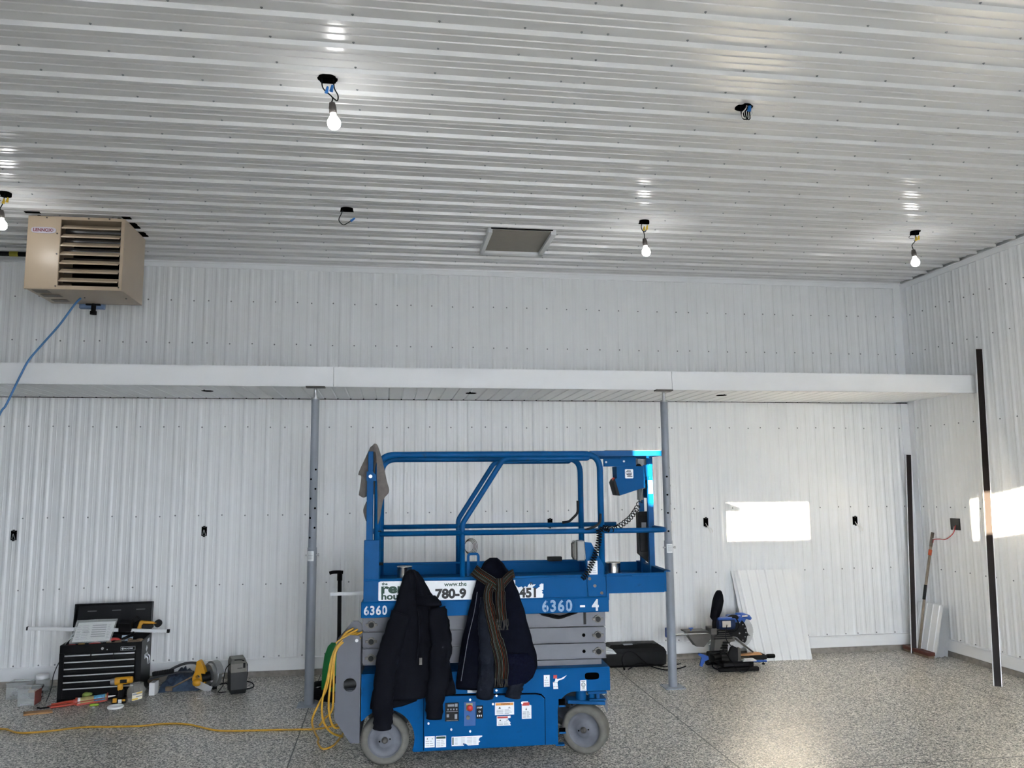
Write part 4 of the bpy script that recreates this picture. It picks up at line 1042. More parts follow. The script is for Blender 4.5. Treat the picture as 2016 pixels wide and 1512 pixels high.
# navy coat with the striped scarf
K = thing('coat', 'long navy coat hung on lift beneath the striped scarf', 'coat', (LX, LY, 0), LRZ, 'clothes hung on the lift')
lv = [(1.212, .638, .682, .012, .014), (1.190, .605, .715, .012, .028), (1.165, .59, .73, .0, .036), (1.120, .566, .770, -.022, .042), (1.080, .552, .785, -.034, .046), (.988, .526, .822, -.038, .05), (.869, .498, .858, -.04, .054), (.715, .460, .897, -.042, .06), (.627, .447, .924, -.044, .064),
      (.560, .438, .928, -.044, .064), (.500, .430, .905, -.042, .060), (.462, .426, .868, -.040, .054), (.440, .428, .80, -.036, .046)]
rings = []
for z, a, b, vc, d in interp(lv, 46):
    f = (1.212-z)/.78
    rings.append(garment_ring(a, b, z, vc, d, folds=((2.2, .014*f+.004, 2.2), (4.5, .009*f+.004, .9), (8, .005, 1.4)), zslope=0))
c0 = sum(rings[-1], Vector())/len(rings[-1])
rings.append([c0+(p-c0)*.92+Vector((0, 0, .006)) for p in rings[-1]]); rings.append([c0+(p-c0)*.88+Vector((0, 0, .10)) for p in rings[-2]])
MB().loft(rings).build('coat_body', CLOTHC, K)
m = MB(); rg = []
for z, a, b, vc, d in ((.65, .72, .86, -.10, .014), (.60, .70, .90, -.105, .020), (.54, .70, .905, -.10, .024), (.48, .70, .86, -.092, .022), (.455, .71, .82, -.085, .014)): rg.append(garment_ring(a, b, z, vc, d, 36, folds=((3, .004, 0),)))
m.loft(rg); m.build('quilted_lining', LINING, K)
m = MB(); sleeve(m, [(.606, -.088, .985), (.598, -.106, .88), (.604, -.120, .76), (.612, -.126, .63), (.604, -.124, .50), (.598, -.118, .398)], [.06, .075, .085, .098, .10, .102], .034, seed=2.2); m.build('sleeve', SHELL, K)
m = MB(); sleeve(m, [(.80, -.07, .56), (.79, -.078, .48), (.778, -.08, .43), (.772, -.078, .388)], [.13, .11, .095, .09], .034, seed=3.2); m.build('sleeve', SHELL, K)
m = MB(); m.tube(catmull([(.555, -.095, 1.02), (.535, -.106, .90), (.50, -.112, .76), (.475, -.112, .62), (.455, -.106, .50)]), .0022, 5); m.build('seam_piping', pm('grey_piping', '#5a5c62', rough=.7, var=0), K)
for z in (.62, .44, .41): MB().cyl((.668, -.112, z), (.668, -.100, z), .006, n=10).build('snap_button', STEEL, K)
m = MB(); rg = []
for z, a, b, vc, d in ((1.10, .575, .765, -.05, .03), (1.14, .585, .745, -.058, .04), (1.18, .60, .725, -.045, .045), (1.205, .622, .70, -.02, .036), (1.216, .64, .685, -.005, .02)): rg.append(garment_ring(a, b, z, vc, d, 40, folds=((4, .008, 1.0), (7, .004, 0))))
m.loft(rg); m.build('collar', CLOTHC, K)
sc = thing('scarf', 'striped knit scarf knotted around the collar of navy coat', 'scarf', (LX, LY, 0), LRZ, 'clothes hung on the lift')
m = MB(); m.ribbon(catmull([(.535, -.060, 1.150), (.565, -.105, 1.128), (.61, -.128, 1.100), (.655, -.134, 1.070), (.680, -.135, 1.045)]), .072, (0, -1, 0)); m.build('neck_wrap', SCARF, sc)
m = MB(); m.ribbon(catmull([(.785, -.070, 1.125), (.760, -.108, 1.118), (.725, -.130, 1.090), (.695, -.138, 1.055)]), .055, (0, -1, 0)); m.build('neck_wrap', SCARF, sc)
m = MB(); m.ribbon(catmull([(.640, -.132, 1.075), (.622, -.140, 1.035), (.618, -.142, .98), (.632, -.142, .90), (.650, -.144, .82), (.668, -.146, .74), (.690, -.145, .66), (.700, -.142, .58), (.695, -.138, .515)]), [.058]*20+[.068]*20+[.085]*40, (0, -1, 0)); m.build('scarf_tail', SCARF, sc)
m = MB(); m.ribbon(catmull([(.690, -.142, 1.105), (.692, -.156, 1.06), (.690, -.158, .99), (.694, -.158, .92), (.700, -.156, .86)]), [.050]*12+[.065]*40, (0, -1, 0), bulge=.012); m.build('scarf_tail', SCARF, sc)
m = MB(); random.seed(3)
for k in range(11):
    u = .670+.0065*k; m.tube([(u, -.158, .865), (u+random.uniform(-.006, .008), -.158, .83), (u+random.uniform(-.01, .014), -.157, .80)], .0022, 5)
for k in range(13):
    u = .656+.0065*k; m.tube([(u, -.138, .52), (u+random.uniform(-.006, .006), -.138, .49), (u+random.uniform(-.008, .008), -.138, .465)], .0022, 5)
m.build('fringe', pm('dark_fringe', '#35332d', rough=.9, var=.2), sc)
# grey rag on the gate post
rg_t = thing('rag', 'crumpled grey rag draped over corner post of lift railing', 'rag', (LX, LY, 0), LRZ, 'clothes hung on the lift')
def cloth_sheet(mb, rows, th=.004, mi=0):
    R_ = [catmull(r, 6) for r in rows]; cols = []
    for j in range(len(R_[0])): cols.append(catmull([R_[i][j] for i in range(len(R_))], 6))
    ni, nj = len(cols[0]), len(cols)
    for sgn in (0, 1):
        vs = [cols[j][i]+Vector((0, th*sgn+.004*noise.noise(cols[j][i]*22), 0)) for i in range(ni) for j in range(nj)]
        mb._new(vs, [(i*nj+j, i*nj+j+1, (i+1)*nj+j+1, (i+1)*nj+j) for i in range(ni-1) for j in range(nj-1)], mi, None, True)
m = MB()
cloth_sheet(m, [[(-.125, .052, 1.885), (-.108, .050, 1.917), (-.080, .052, 1.925), (-.062, .056, 1.91)],
                [(-.150, .056, 1.83), (-.12, .062, 1.85), (-.08, .060, 1.86), (-.052, .056, 1.85)],
                [(-.186, .06, 1.745), (-.14, .075, 1.76), (-.09, .060, 1.77), (-.045, .058, 1.77)],
                [(-.168, .075, 1.725), (-.14, .06, 1.70), (-.10, .07, 1.69), (-.04, .06, 1.70)],
                [(-.182, .065, 1.612), (-.150, .055, 1.596), (-.115, .072, 1.61), (-.05, .062, 1.62)]])
m.build('rag_front', RAG, rg_t)
m = MB()
cloth_sheet(m, [[(-.098, -.006, 1.918), (-.082, -.010, 1.932), (-.066, -.008, 1.925), (-.055, .0, 1.90)],
                [(-.070, -.006, 1.86), (-.058, -.004, 1.85), (-.046, .0, 1.84), (-.034, .004, 1.83)],
                [(-.066, -.004, 1.74), (-.046, -.006, 1.73), (-.024, .002, 1.715), (-.004, .006, 1.70)],
                [(-.062, -.002, 1.66), (-.045, -.008, 1.64), (-.016, .0, 1.635), (.010, .008, 1.632)],
                [(-.060, .0, 1.56), (-.052, -.004, 1.545), (-.040, .0, 1.56), (-.024, .004, 1.58)],
                [(-.060, .0, 1.44), (-.056, -.002, 1.43), (-.052, .0, 1.44), (-.046, .004, 1.46)]])
m.build('rag_fold', RAG, rg_t)
m = MB(); cloth_sheet(m, [[(-.135, .062, 1.57), (-.12, .066, 1.58), (-.105, .062, 1.58), (-.095, .06, 1.57)], [(-.152, .062, 1.515), (-.13, .07, 1.51), (-.11, .062, 1.51), (-.095, .06, 1.51)], [(-.135, .062, 1.45), (-.125, .066, 1.445), (-.11, .062, 1.45), (-.1, .06, 1.46)]])
m.build('rag_tail', RAG, rg_t)

# ------------------------------------------------------------------ tool chest by the back wall
TX, TY, TRZ = -2.552, 7.030, math.atan2(.052, .595)
TM = T(TX, TY, 0) @ R(TRZ, 'Z')
def tw(u, v, z): return TM @ Vector((u, v, z))
tb = thing('tool_chest', 'black tool chest with open lid standing against the back wall', 'tool chest', (TX, TY, 0), TRZ)
TW, TD, TH = .600, .40, .440
m = MB()
m.box(0, TW, .012, .022, .03, TH-.06); m.box(0, .012, .0, TD, .005, TH, bev=.003); m.box(TW-.012, TW, .0, TD, .005, TH, bev=.003); m.box(0, TW, TD-.01, TD, .005, TH)
m.box(0, TW, .0, TD, .01, .03); m.box(0, TW, 0, .02, .005, .035, bev=.002); m.box(.01, TW-.01, .02, TD-.01, TH-.075, TH-.065)
m.box(0, TW, .0, .012, TH-.065, TH, bev=.003); m.box(.0, .035, -.002, .012, .03, TH-.06, bev=.001); m.box(TW-.045, TW, -.002, .012, .03, TH-.06, bev=.001)
for x in (.03, TW-.03):
    for y in (.03, TD-.03): m.cyl((x, y, 0), (x, y, .012), .016, n=10)
body = m.build('chest_body', BLACKG, tb)
zt = [.355, .305, .253, .203, .152, .102]
for r_ in range(6):
    spans = [(.037, .228), (.232, .395), (.397, TW-.047)] if r_ == 0 else [(.037, TW-.047)]
    z1 = zt[r_]+.010; z0 = (zt[r_+1]+.014) if r_ < 5 else .036
    for a, b in spans:
        d = MB().box(a, b, -.004, .010, z0, z1, bev=.0015).build('drawer', BLACKG, tb)
        m = MB(); m.box(a+.002, b-.002, -.012, -.004, z1-.012, z1-.001, bev=.003); m.build('drawer_pull', ALU, d)
m = MB(); m.box(.445, .552, -.003, .0, .378, .408, bev=.001); bd = m.build('maker_badge', BLACK, tb)
m = MB(); m.plate([(.450, .393), (.460, .404), (.460, .382)], t=.001, M=T(0, -.004, 0)); m.plate([(.461, .404), (.466, .398), (.466, .388), (.461, .382)], t=.001, M=T(0, -.004, 0))
m.text('PROCORE', .0165, T(.469, -.0034, .387), bold=.02, xs=.86)
for q in ((.445, .552, .4065, .408), (.445, .552, .378, .3795), (.445, .4465, .378, .408), (.5505, .552, .378, .408)): m.box(q[0], q[1], -.0036, -.003, q[2], q[3])
m.build('badge_lettering', STICK, bd)
m = MB(); m.cyl((.31, -.004, .402), (.31, .0, .402), .010, n=16); m.cyl((.345, -.002, .392), (.345, .0, .392), .004, n=8); m.build('chest_lock', STEEL, tb)
# lid tilted back on its hinge
lid = MB(); LMx = T(0, TD-.004, TH) @ R(math.radians(-8), 'X')
lid.box(0.0, TW+.0, 0, .008, 0, .262, M=LMx, bev=.002); lid.box(0, .01, -.075, .006, 0, .262, M=LMx, bev=.002); lid.box(TW-.01, TW, -.075, .006, 0, .262, M=LMx, bev=.002); lid.box(0, TW, -.075, .006, .252, .262, M=LMx, bev=.002)
lo = lid.build('chest_lid', BLACKG, tb)
for x in (.085, .275, .465): MB().box(x, x+.07, -.003, -.0005, .198, .203, M=LMx).build('lid_slot', MIDGREY, lo)
m = MB(); m.tube(fillet([(TW+.002, .15, .30), (TW+.022, .15, .285), (TW+.022, .15, .235), (TW+.022, .23, .235), (TW+.022, .23, .285), (TW+.002, .23, .30)], .02, 4), .006, 8); m.box(TW, TW+.004, .13, .25, .28, .315); m.build('side_handle', STEEL, tb)
m = MB(); m.plate([(0, 0), (.035, .025), (0, .05), (-.035, .025)], t=.002, M=T(TW+.003, .20, .325) @ R(PI/2, 'Z')); m.plate([(0, 0), (.08, 0), (.08, .025), (0, .025)], t=.0015, M=T(TW+.002, .22, .395) @ R(PI/2, 'Z')); m.build('side_sticker', STICK, tb)
m = MB(); m.tube(catmull([(-.002, .10, .33), (-.03, .09, .28), (-.055, .08, .20), (-.06, .07, .12), (-.075, .06, .05), (-.09, .05, .006)]), .0035, 6)
tag(m.build('thin_cable', DKGREY, None, TM), 'thin dark cable trailing down the side of black tool chest', 'cable')
# level lying across the open chest
m = MB(); L0 = Vector((-.305, .20, .553)); L1 = Vector((.775, .20, .480)); a = math.atan2(L1.z-L0.z, L1.x-L0.x)
lt = thing('straightedge', 'long white aluminium straightedge lying across the open tool chest', 'straightedge')
lt.matrix_world = TM @ T(*L0) @ R(-a, 'Y')
ln = (L1-L0).length
m = MB(); m.box(.012, ln-.022, -.012, .012, -.012, .014, bev=.002); m.build('bar', pm('white_anodised', '#d6d8da', rough=.35, metal=.2, var=.02), lt)
MB().box(0, .013, -.013, .013, -.013, .015, bev=.002).build('end_cap', BLACK, lt); MB().box(ln-.023, ln, -.013, .013, -.013, .015, bev=.002).build('end_cap', BLACK, lt)
# plastic bag of printed paper
pk = thing('paper_packet', 'printed sheet in a clear bag lying on top of tool chest', 'packet'); pk.matrix_world = TM @ T(.075, .035, .455) @ R(math.radians(55), 'X')
def curved_sheet(mb, w, h_, sk, th=.002, amp=.006, mi=0, nx=14, ny=10, z0=0):
    for s_ in (0, 1):
        vs = [(w*i/nx+sk*j/ny, h_*j/ny, z0+amp*math.sin(i*.55+j*.4)+th*s_) for j in range(ny+1) for i in range(nx+1)]
        mb._new(vs, [(j*(nx+1)+i, j*(nx+1)+i+1, (j+1)*(nx+1)+i+1, (j+1)*(nx+1)+i) for j in range(ny) for i in range(nx)], mi, None, True)
m = MB(); curved_sheet(m, .275, .165, .02, z0=.0, amp=.002); m.build('printed_sheet', PAPER, pk)
m = MB()
for i in range(6): m.box(.13, .235, .035+.019*i, .043+.019*i, .0046, .0056)
for i in range(9):
    for a_, b_ in ((.02, .055), (.06, .11), (.245, .27)):
        m.box(a_, b_-.01*((i*5) % 3)/2, .02+.014*i, .0225+.014*i, .0046, .0056)
m.box(.07, .115, .075, .083, .0046, .0056)
m.build('print', INKGREY, pk)
m = MB(); curved_sheet(m, .305, .20, .02, z0=.012, amp=.003); m.build('clear_bag', CLEAR, pk, M=T(-.015, -.018, 0))
def tool(name, label, cat, M, group='loose tools on the chest'):
    t = thing(name, label, cat); t.matrix_world = M; t['group'] = group; return t
CG = 'loose tools heaped in the open chest'
m = MB(); m.box(0, .095, 0, .09, 0, .075, bev=.004)
o = m.build('tool_case', BLACK, None, TM @ T(.385, .16, .498) @ R(math.radians(3), 'Y') @ R(math.radians(12), 'X')); tag(o, 'small black box in chest beside the printed paper packet', 'box', CG)
t = tool('power_tool', 'yellow and black cordless tool lying at back of chest', 'power tool', TM @ T(.515, .26, .525), CG)
m = MB(); m.box(0, .035, -.02, .02, -.035, .045, M=R(.3, 'Y'), bev=.008); m.cyl((.02, 0, .03), (.15, 0, .016), .014, .010, n=14); m.build('tool_body', YEL, t)
m = MB(); m.box(.03, .12, -.022, .022, -.02, .012, bev=.006); m.cyl((.155, -.01, .012), (.155, .03, .012), .030, n=20); m.box(-.03, .04, -.02, .02, .04, .075, M=R(-.6, 'Y'), bev=.006); m.build('tool_grip', BLACK, t)
o = MB().box(0, .05, 0, .04, 0, .038, bev=.008).build('tape_measure', YEL, None, TM @ T(.115, .035, .40)); tag(o, 'small yellow tape measure at front of open chest', 'tape measure', CG)
for i, (x, y, z, rz, lab) in enumerate(((.03, .05, .41, .3, 'red handle at chest corner below the paper packet'), (.20, .05, .425, -.2, 'red pliers handles under middle of paper packet'), (.33, .09, .44, .2, 'dark red grip in chest right of the paper packet'))):
    m = MB(); m.tube(catmull([(0, 0, 0), (.03, .006, .012), (.065, .004, .010), (.085, -.004, .0)]), .011, 8, rs=None); m.tube(catmull([(0, .03, 0), (.03, .026, .012), (.065, .02, .01), (.085, .006, 0)]), .010, 8)
    p = m.build('pliers', RED, None, TM @ T(x, y, z) @ R(rz, 'Z')); tag(p, lab.replace('right of', 'beside'), 'pliers', CG)
    MB().box(.08, .12, -.006, .014, -.006, .006, bev=.003).build('jaw', GUNMET, p)
m = MB(); m.tube(catmull([(0, 0, 0), (.05, .01, .022), (.09, .0, .05)]), .012, 8); m.tube(catmull([(.02, .04, 0), (.06, .03, .015), (.10, .02, .04)]), .010, 8)
p = m.build('side_cutters', BLACK, None, TM @ T(.425, .115, .445)); tag(p, 'black handled cutters sticking up at front of chest', 'cutters', CG)
for i, (x, y, z) in enumerate(((.53, .05, .43), (.375, .05, .42))):
    m = MB(); m.sphere((0, 0, 0), .035, sc=(1.5, .8, .55)); m.sphere((.04, .02, .012), .02, sc=(1.4, .8, .7)); m.sphere((-.03, .01, .02), .016, sc=(1.2, 1, .8))
    p = m.build('work_glove', BROWNT, None, TM @ T(x, y, z) @ R(.4*i, 'Z')); tag(p, ('crumpled tan work glove at chest corner near side handle', 'crumpled tan work glove at middle of chest front edge')[i], 'glove', CG)
m = MB(); m.box(0, .085, 0, .002, 0, .05)
p = m.build('small_sheet', pm('pale_blue_sheet', '#aebdcc', rough=.4, var=.05), None, TM @ T(.42, .12, .43) @ R(-.5, 'X')); tag(p, 'small pale sheet behind the black handled cutters', 'sheet', CG)
m = MB(); m.tube([(0, 0, 0), (.06, .04, .09)], .004, 8); m.tube([(.06, .04, .09), (.082, .055, .122)], .007, 8)
p = m.build('screwdriver', STEEL, None, TM @ T(.005, .08, .42)); tag(p, 'thin screwdriver leaning at the chest corner by the packet', 'screwdriver', CG)

# ------------------------------------------------------------------ things on the floor round the chest
FG = 'things on the floor in front of the tool chest'
t = thing('impact_driver', 'yellow and black cordless impact driver standing before chest drawers', 'cordless driver', (-2.075, 6.965, 0), .05, FG)
m = MB(); m.cyl((-.03, 0, .165), (.075, 0, .172), .030, .028, n=20); m.box(-.012, .026, -.017, .017, .095, .16, bev=.008); m.lathe([(.0, .03), (.024, .026), (.028, 0), (.0, 0)], 18, T(.07, 0, .172) @ R(PI/2, 'Y')); m.build('driver_body', YEL, t)
m = MB(); m.cyl((-.064, 0, .163), (-.03, 0, .165), .022, .029, n=20); m.build('nose_cone', MIDGREY, t)
MB().box(-.006, .03, -.018, .018, .035, .105, M=R(.06, 'Y'), bev=.008).build('grip', BLACK, t); MB().box(-.045, .06, -.034, .034, .0, .038, bev=.006).build('battery', BLACK, t); MB().box(.01, .06, -.0305, -.029, .155, .182, bev=.002).build('side_badge', BLACK, t)
MB().box(-.035, -.005, -.038, -.034, .012, .045, bev=.002).build('yellow_trim', YEL, t); MB().box(.035, .056, -.037, -.033, .02, .034).build('yellow_trim', YEL, t)
m = MB(); m.box(.005, .03, -.0365, -.034, .006, .034); m.build('battery_label', STICK, t)
t = thing('caulking_gun', 'red caulking gun with loaded tube lying before the tool chest', 'caulking gun', (-2.50, 6.925, 0), math.atan2(.07, .30), FG)
m = MB(); m.tube([(0.13, -.026, .028), (.335, -.026, .042)], .0035, 8); m.tube([(.13, .026, .028), (.335, .026, .042)], .0035, 8); m.cyl((.335, 0, .042), (.342, 0, .042), .031, n=20); m.cyl((.115, 0, .028), (.13, 0, .028), .03, n=20)
m.tube([(-.075, 0, .012), (.12, 0, .028)], .004, 8); m.tube(catmull([(.12, 0, .014), (.06, -.01, .010), (-.01, -.03, .012), (-.05, -.04, .012)]), .009, 8); m.tube(catmull([(.12, .0, .036), (.05, .01, .032), (-.01, .02, .022), (-.05, .025, .018)]), .008, 8); m.box(.10, .13, -.014, .014, .01, .045, bev=.004)
m.plate([(.13, .002), (.335, .016), (.335, .03), (.13, .018)], t=.004, M=T(0, -.034, 0)); m.build('gun_frame', ORANGE, t)
m = MB(); m.tube([(-.14, -.03, .018), (-.115, -.03, .010), (-.06, -.01, .008)], .006, 8); m.build('gun_hook', BLACK, t)
m = MB(); m.cyl((.133, 0, .030), (.333, 0, .043), .0245, n=24); ct = m.build('cartridge', pm('tan_cartridge', '#a89a62', rough=.5, var=.15, scale=30), t)
MB().cyl((.133, 0, .0300), (.152, 0, .0312), .0252, n=24).build('white_band', WHITEP, ct)
MB().cyl((.245, 0, .0373), (.325, 0, .0425), .0250, n=24).build('blue_label', pm('blue_print', '#4f8fb5', rough=.5, var=.5, scale=60), ct)
MB().cyl((.34, 0, .043), (.395, 0, .046), .008, .004, n=14).build('nozzle', WHITEP, ct)
t = thing('plastic_jar', 'wide clear plastic jar with yellow label in front of chest', 'jar', (-1.93, 6.905, 0), .1, FG)
m = MB(); m.lathe([(0, .0), (.058, 0), (.066, .006), (.068, .02), (.068, .105), (.066, .115), (.054, .134), (.050, .142), (.050, .158), (.048, .158), (.047, .14), (.064, .112), (.065, .02), (.0, .006)], 36); m.build('jar_body', CLEARD, t)
m = MB(); vs = []
for i in range(13):
    a = -PI/2-.25+1.1*i/12
    for z in (.042, .098): vs.append((.0688*math.cos(a), .0688*math.sin(a), z+.010*i/12))
m._new(vs, [(2*i, 2*i+2, 2*i+3, 2*i+1) for i in range(12)], 0, None, True); jl = m.build('jar_label', pm('cream_label', '#d8d3bd', rough=.6, var=.05), t)
m = MB()
for z0, z1, a0, a1, mi in ((.044, .056, -.25, .35, 0), (.080, .094, -.22, .80, 1), (.062, .070, .15, .80, 1), (.086, .096, .2, .82, 0)):
    vs = []
    for i in range(9):
        a = -PI/2+a0+(a1-a0)*i/8
        for z in (z0, z1): vs.append((.0692*math.cos(a), .0692*math.sin(a), z+.010*(a+PI/2+.25)/1.1))
    m._new(vs, [(2*i, 2*i+2, 2*i+3, 2*i+1) for i in range(8)], mi)
m.build('label_print', [pm('yellow_print', '#c9a63a', rough=.6, var=0), INKGREY], jl)
m = MB(); m.lathe([(0, .003), (.052, .003), (.056, .0), (.058, .004), (.058, .014), (.055, .016), (.052, .008), (.0, .006)], 40)
tag(m.build('jar_lid', WHITEP, None, T(-2.052, 6.82, 0)), 'round white plastic lid lying flat on floor beside jar', 'lid', FG)
m = MB(); m.box(0, .045, 0, .10, 0, .098, bev=.003); wb = m.build('white_box', WHITEP, None, T(-1.905, 7.155, 0) @ R(-.05, 'Z')); tag(wb, 'small upright white box between tool chest and blue jeans', 'box', FG)
m = MB(); m.box(.006, .039, .008, .092, .0985, .0992); m.build('box_rim', MIDGREY, wb)
m = MB(); m.plate([(0, 0), (.185, -.035), (.215, .03), (.03, .075)], t=.012, M=T(-2.69, 6.785, 0) @ R(-PI/2, 'X') @ Matrix.Scale(-1, 4, (0, 0, 1)) @ T(0, -.012, 0))
tag(m.build('wood_offcut', WOOD), 'short brown wood offcut lying on the floor near clear bins', 'wood', FG)
def bin_(x, y, w, d, h_, rz, label, red=False, screws=False):
    t = thing('clear_bin', label, 'bin', (x, y, 0), rz, FG)
    m = MB(); th = .003
    m.box(0, w, 0, d, 0, th); m.box(0, w, 0, th, 0, h_); m.box(0, w, d-th, d, 0, h_); m.box(0, th, 0, d, 0, h_); m.box(w-th, w, 0, d, 0, h_); m.box(-.004, w+.004, -.004, .004, h_-.006, h_); m.box(-.004, w+.004, d-.004, d+.004, h_-.006, h_)
    b = m.build('bin_shell', CLEAR, t)
    if red: MB().box(w, w+.002, .004, d-.004, .003, h_-.02).build('red_side', pm('faded_red_side', '#8f5048', rough=.5, var=.1), b)
    if screws:
        m = MB(); random.seed(5)
        for k in range(46):
            p = Vector((random.uniform(.015, w-.015), random.uniform(.015, d-.015), random.uniform(.006, .05))); dd = Vector((random.uniform(-1, 1), random.uniform(-1, 1), random.uniform(-.4, .4))).normalized()*.011
            m.cyl(p-dd, p+dd, .0022, n=6); m.cyl(p+dd, p+dd*1.25, .0045, n=6)
        s_ = m.build('loose_screws', STEEL, t); s_['kind'] = 'stuff'
    else:
        m = MB(); m.tube(catmull([(.03, .03, .09), (.05, .02, .075), (.085, .015, .05)]), .003, 6); m.cyl((.02, .02, .008), (.10, .02, .008), .004, n=8); m.cyl((.02, .02, .008), (.014, .02, .008), .008, n=8); m.build('bolt', STEEL, t)
bin_(-3.01, 7.235, .155, .14, .125, .0, 'clear plastic bin of loose screws close to the back wall', screws=True)
bin_(-2.825, 7.0, .120, .14, .125, .02, 'clear plastic bin with a red side near wood offcut', red=True)
t = thing('screw_tub', 'round clear tub with white screw lid beside tool chest', 'tub', (-2.82, 7.45, 0), 0, FG)
MB().lathe([(0, 0), (.05, 0), (.055, .01), (.055, .095), (.045, .112), (.043, .112), (.052, .09), (.052, .012), (0, .006)], 30).build('tub_body', CLEAR, t)
MB().lathe([(.047, .108), (.05, .110), (.05, .135), (.046, .141), (0, .141)], 30).build('tub_lid', WHITEP, t)
t = thing('tool_battery', 'yellow and black tool battery lying beside the tool chest', 'battery', (-2.79, 7.25, 0), .2, FG)
m = MB(); m.box(-.045, .045, -.03, .03, 0, .05, bev=.006); m.box(-.03, .05, -.03, .03, .075, .10, bev=.006); m.build('battery_case', BLACK, t)
MB().box(-.05, .03, -.034, .03, .05, .076, bev=.004).build('yellow_case', YEL, t)
MB().box(.0, .05, -.035, -.029, .02, .04, bev=.002).build('label', STICK, t)
m = MB(); m.box(0, .14, 0, .022, 0, .055, bev=.002); tag(m.build('brown_block', WOODD, None, T(-3.02, 7.45, 0) @ R(.2, 'Z')), 'dark wooden block lying behind the clear plastic bins', 'block', FG)
m = MB(); m.sphere((0, 0, .024), .024, sc=(1.25, .9, 1)); m.cyl((.02, 0, .034), (.045, 0, .032), .012, .008, n=12)
tag(m.build('lime_plastic', LIME, None, T(-2.33, 7.006, .036)), 'lime green plastic piece behind the caulking gun', 'plastic piece', FG)
m = MB(); m.cyl((-.03, 0, .009), (.03, 0, .009), .0095, n=12); m.cyl((.03, 0, .009), (.036, 0, .009), .007, n=12); m.box(-.008, .008, -.0105, -.008, .002, .016)
tag(m.build('line_level', pm('bright_green_plastic', '#86a033', rough=.4, var=.05), None, T(-2.235, 6.905, 0)), 'tiny bright green spirit level in front of caulking gun', 'level', FG)
m = MB(); m.lathe([(0, 0), (.011, 0), (.011, .018), (.0, .018)], 14); tag(m.build('plastic_cup', CLEAR, None, T(-2.215, 6.83, 0)), 'tiny clear plastic cup on floor near white jar lid', 'cup', FG)
m = MB(); m.plate([(0, 0), (.022, .006), (.030, .016), (.006, .008)], t=.002, M=T(0, 0, 0) @ R(-PI/2, 'X')); tag(m.build('plastic_scrap', WHITEP, None, T(-1.50, 6.98, .002)), 'tiny white scrap lying alone on the open floor', 'scrap')
# folded jeans
t = thing('jeans', 'crumpled blue jeans lying on the floor beside tool chest', 'jeans', (-1.86, 7.24, 0), .08)
def heap(mb, w, d, h_, seed, nx=40, ny=22, mi=0, x0=0, y0=0):
    vs = []
    for j in range(ny+1):
        for i in range(nx+1):
            u, v = i/nx, j/ny; e = (math.sin(PI*u)**.35)*(math.sin(PI*v)**.4)
            f = noise.fractal(Vector((u*5+seed, v*4, seed)), 1, 2, 3)
            r_ = abs(math.sin(v*9+u*3+2.5*noise.noise(Vector((u*3, v*3, seed)))))
            vs.append((x0+w*u+.01*f, y0+d*v+.012*f, max(0, h_*e*(.68+.22*r_+.35*f))))
    n0 = nx+1; base = len(vs)
    mb._new(vs, [(j*n0+i, j*n0+i+1, (j+1)*n0+i+1, (j+1)*n0+i) for j in range(ny) for i in range(nx)], mi, None, True)
m = MB(); heap(m, .33, .24, .11, 2.0); m.build('jean_leg', DENIM, t)
m = MB(); heap(m, .28, .14, .15, 7.0, x0=.02, y0=.12); m.build('jean_waist', pm('dark_denim', '#2b3544', rough=.9, var=.3, scale=25, bump=.4, bscale=150), t)
m = MB(); m.box(0, .17, 0, .03, 0, .035, bev=.004); 
for k in range(7): m.box(.02+.02*k, .034+.02*k, -.004, .002, .02, .04)
tag(m.build('bit_rail', BLACK, None, T(-1.93, 7.33, .11) @ R(-.12, 'Y')), 'black toothed plastic rail lying on the crumpled blue jeans', 'rail')
# circular saw
CS = thing('circular_saw', 'yellow circular saw with grey guard leaning by back wall', 'circular saw', (-1.50, 7.30, 0), 0)
m = MB()
oc = catmull([(-.085, .05, 0), (-.096, .10, 0), (-.078, .15, 0), (-.068, .20, 0), (-.062, .234, 0), (-.038, .240, 0), (-.016, .205, 0), (.004, .16, 0), (.012, .11, 0), (.004, .05, 0), (-.03, .02, 0), (-.065, .026, 0), (-.085, .05, 0)], 4)[:-1]
m.plate([(p.x, p.y) for p in oc], [[(-.050+.020*math.cos(a), .112+.014*math.sin(a)) for a in [2*PI*i/14 for i in range(14)]]], t=.05, M=T(0, -.06, 0) @ R(-.15, 'Z'))
m.sphere((-.05, -.055, .065), .040, sc=(1, .8, .8)); ys = m.build('saw_body', YEL, CS); bv = ys.modifiers.new('soft_edges', 'BEVEL'); bv.width = .009; bv.segments = 3; bv.limit_method = 'ANGLE'
m = MB(); m.tube([(.07+.030*0, .0, .115)]+[(.07, .0, .1151)], .001, 4)
def disc_ring(mb, c, r0, r1, w, a0, a1, M, mi=0, n=30):
    sec = [(r0, -w/2), (r1, -w/2), (r1, w/2), (r0, w/2)]; rings = []
    for i in range(n+1):
        a = a0+(a1-a0)*i/n; rings.append([M @ Vector((r*math.cos(a), y, r*math.sin(a))) for r, y in sec])
    mb.loft(rings, mi, smooth=False)
M = T(.07, .0, .115) @ R(math.radians(-50), 'Z') @ R(math.radians(8), 'Y')
disc_ring(m, 0, .045, .112, .055, math.radians(20), math.radians(215), M); m.build('blade_guard', MIDGREY, CS)
m = MB(); disc_ring(m, 0, .055, .100, .03, math.radians(200), math.radians(390), M); disc_ring(m, 0, .088, .094, .05, math.radians(0), math.radians(360), M @ T(0, -.03, 0)); m.build('lower_guard', STEEL, CS)
m = MB(); m.cyl(M @ Vector((0, -.002, 0)), M @ Vector((0, .002, 0)), .09, n=40); m.build('saw_blade', BLADE, CS)
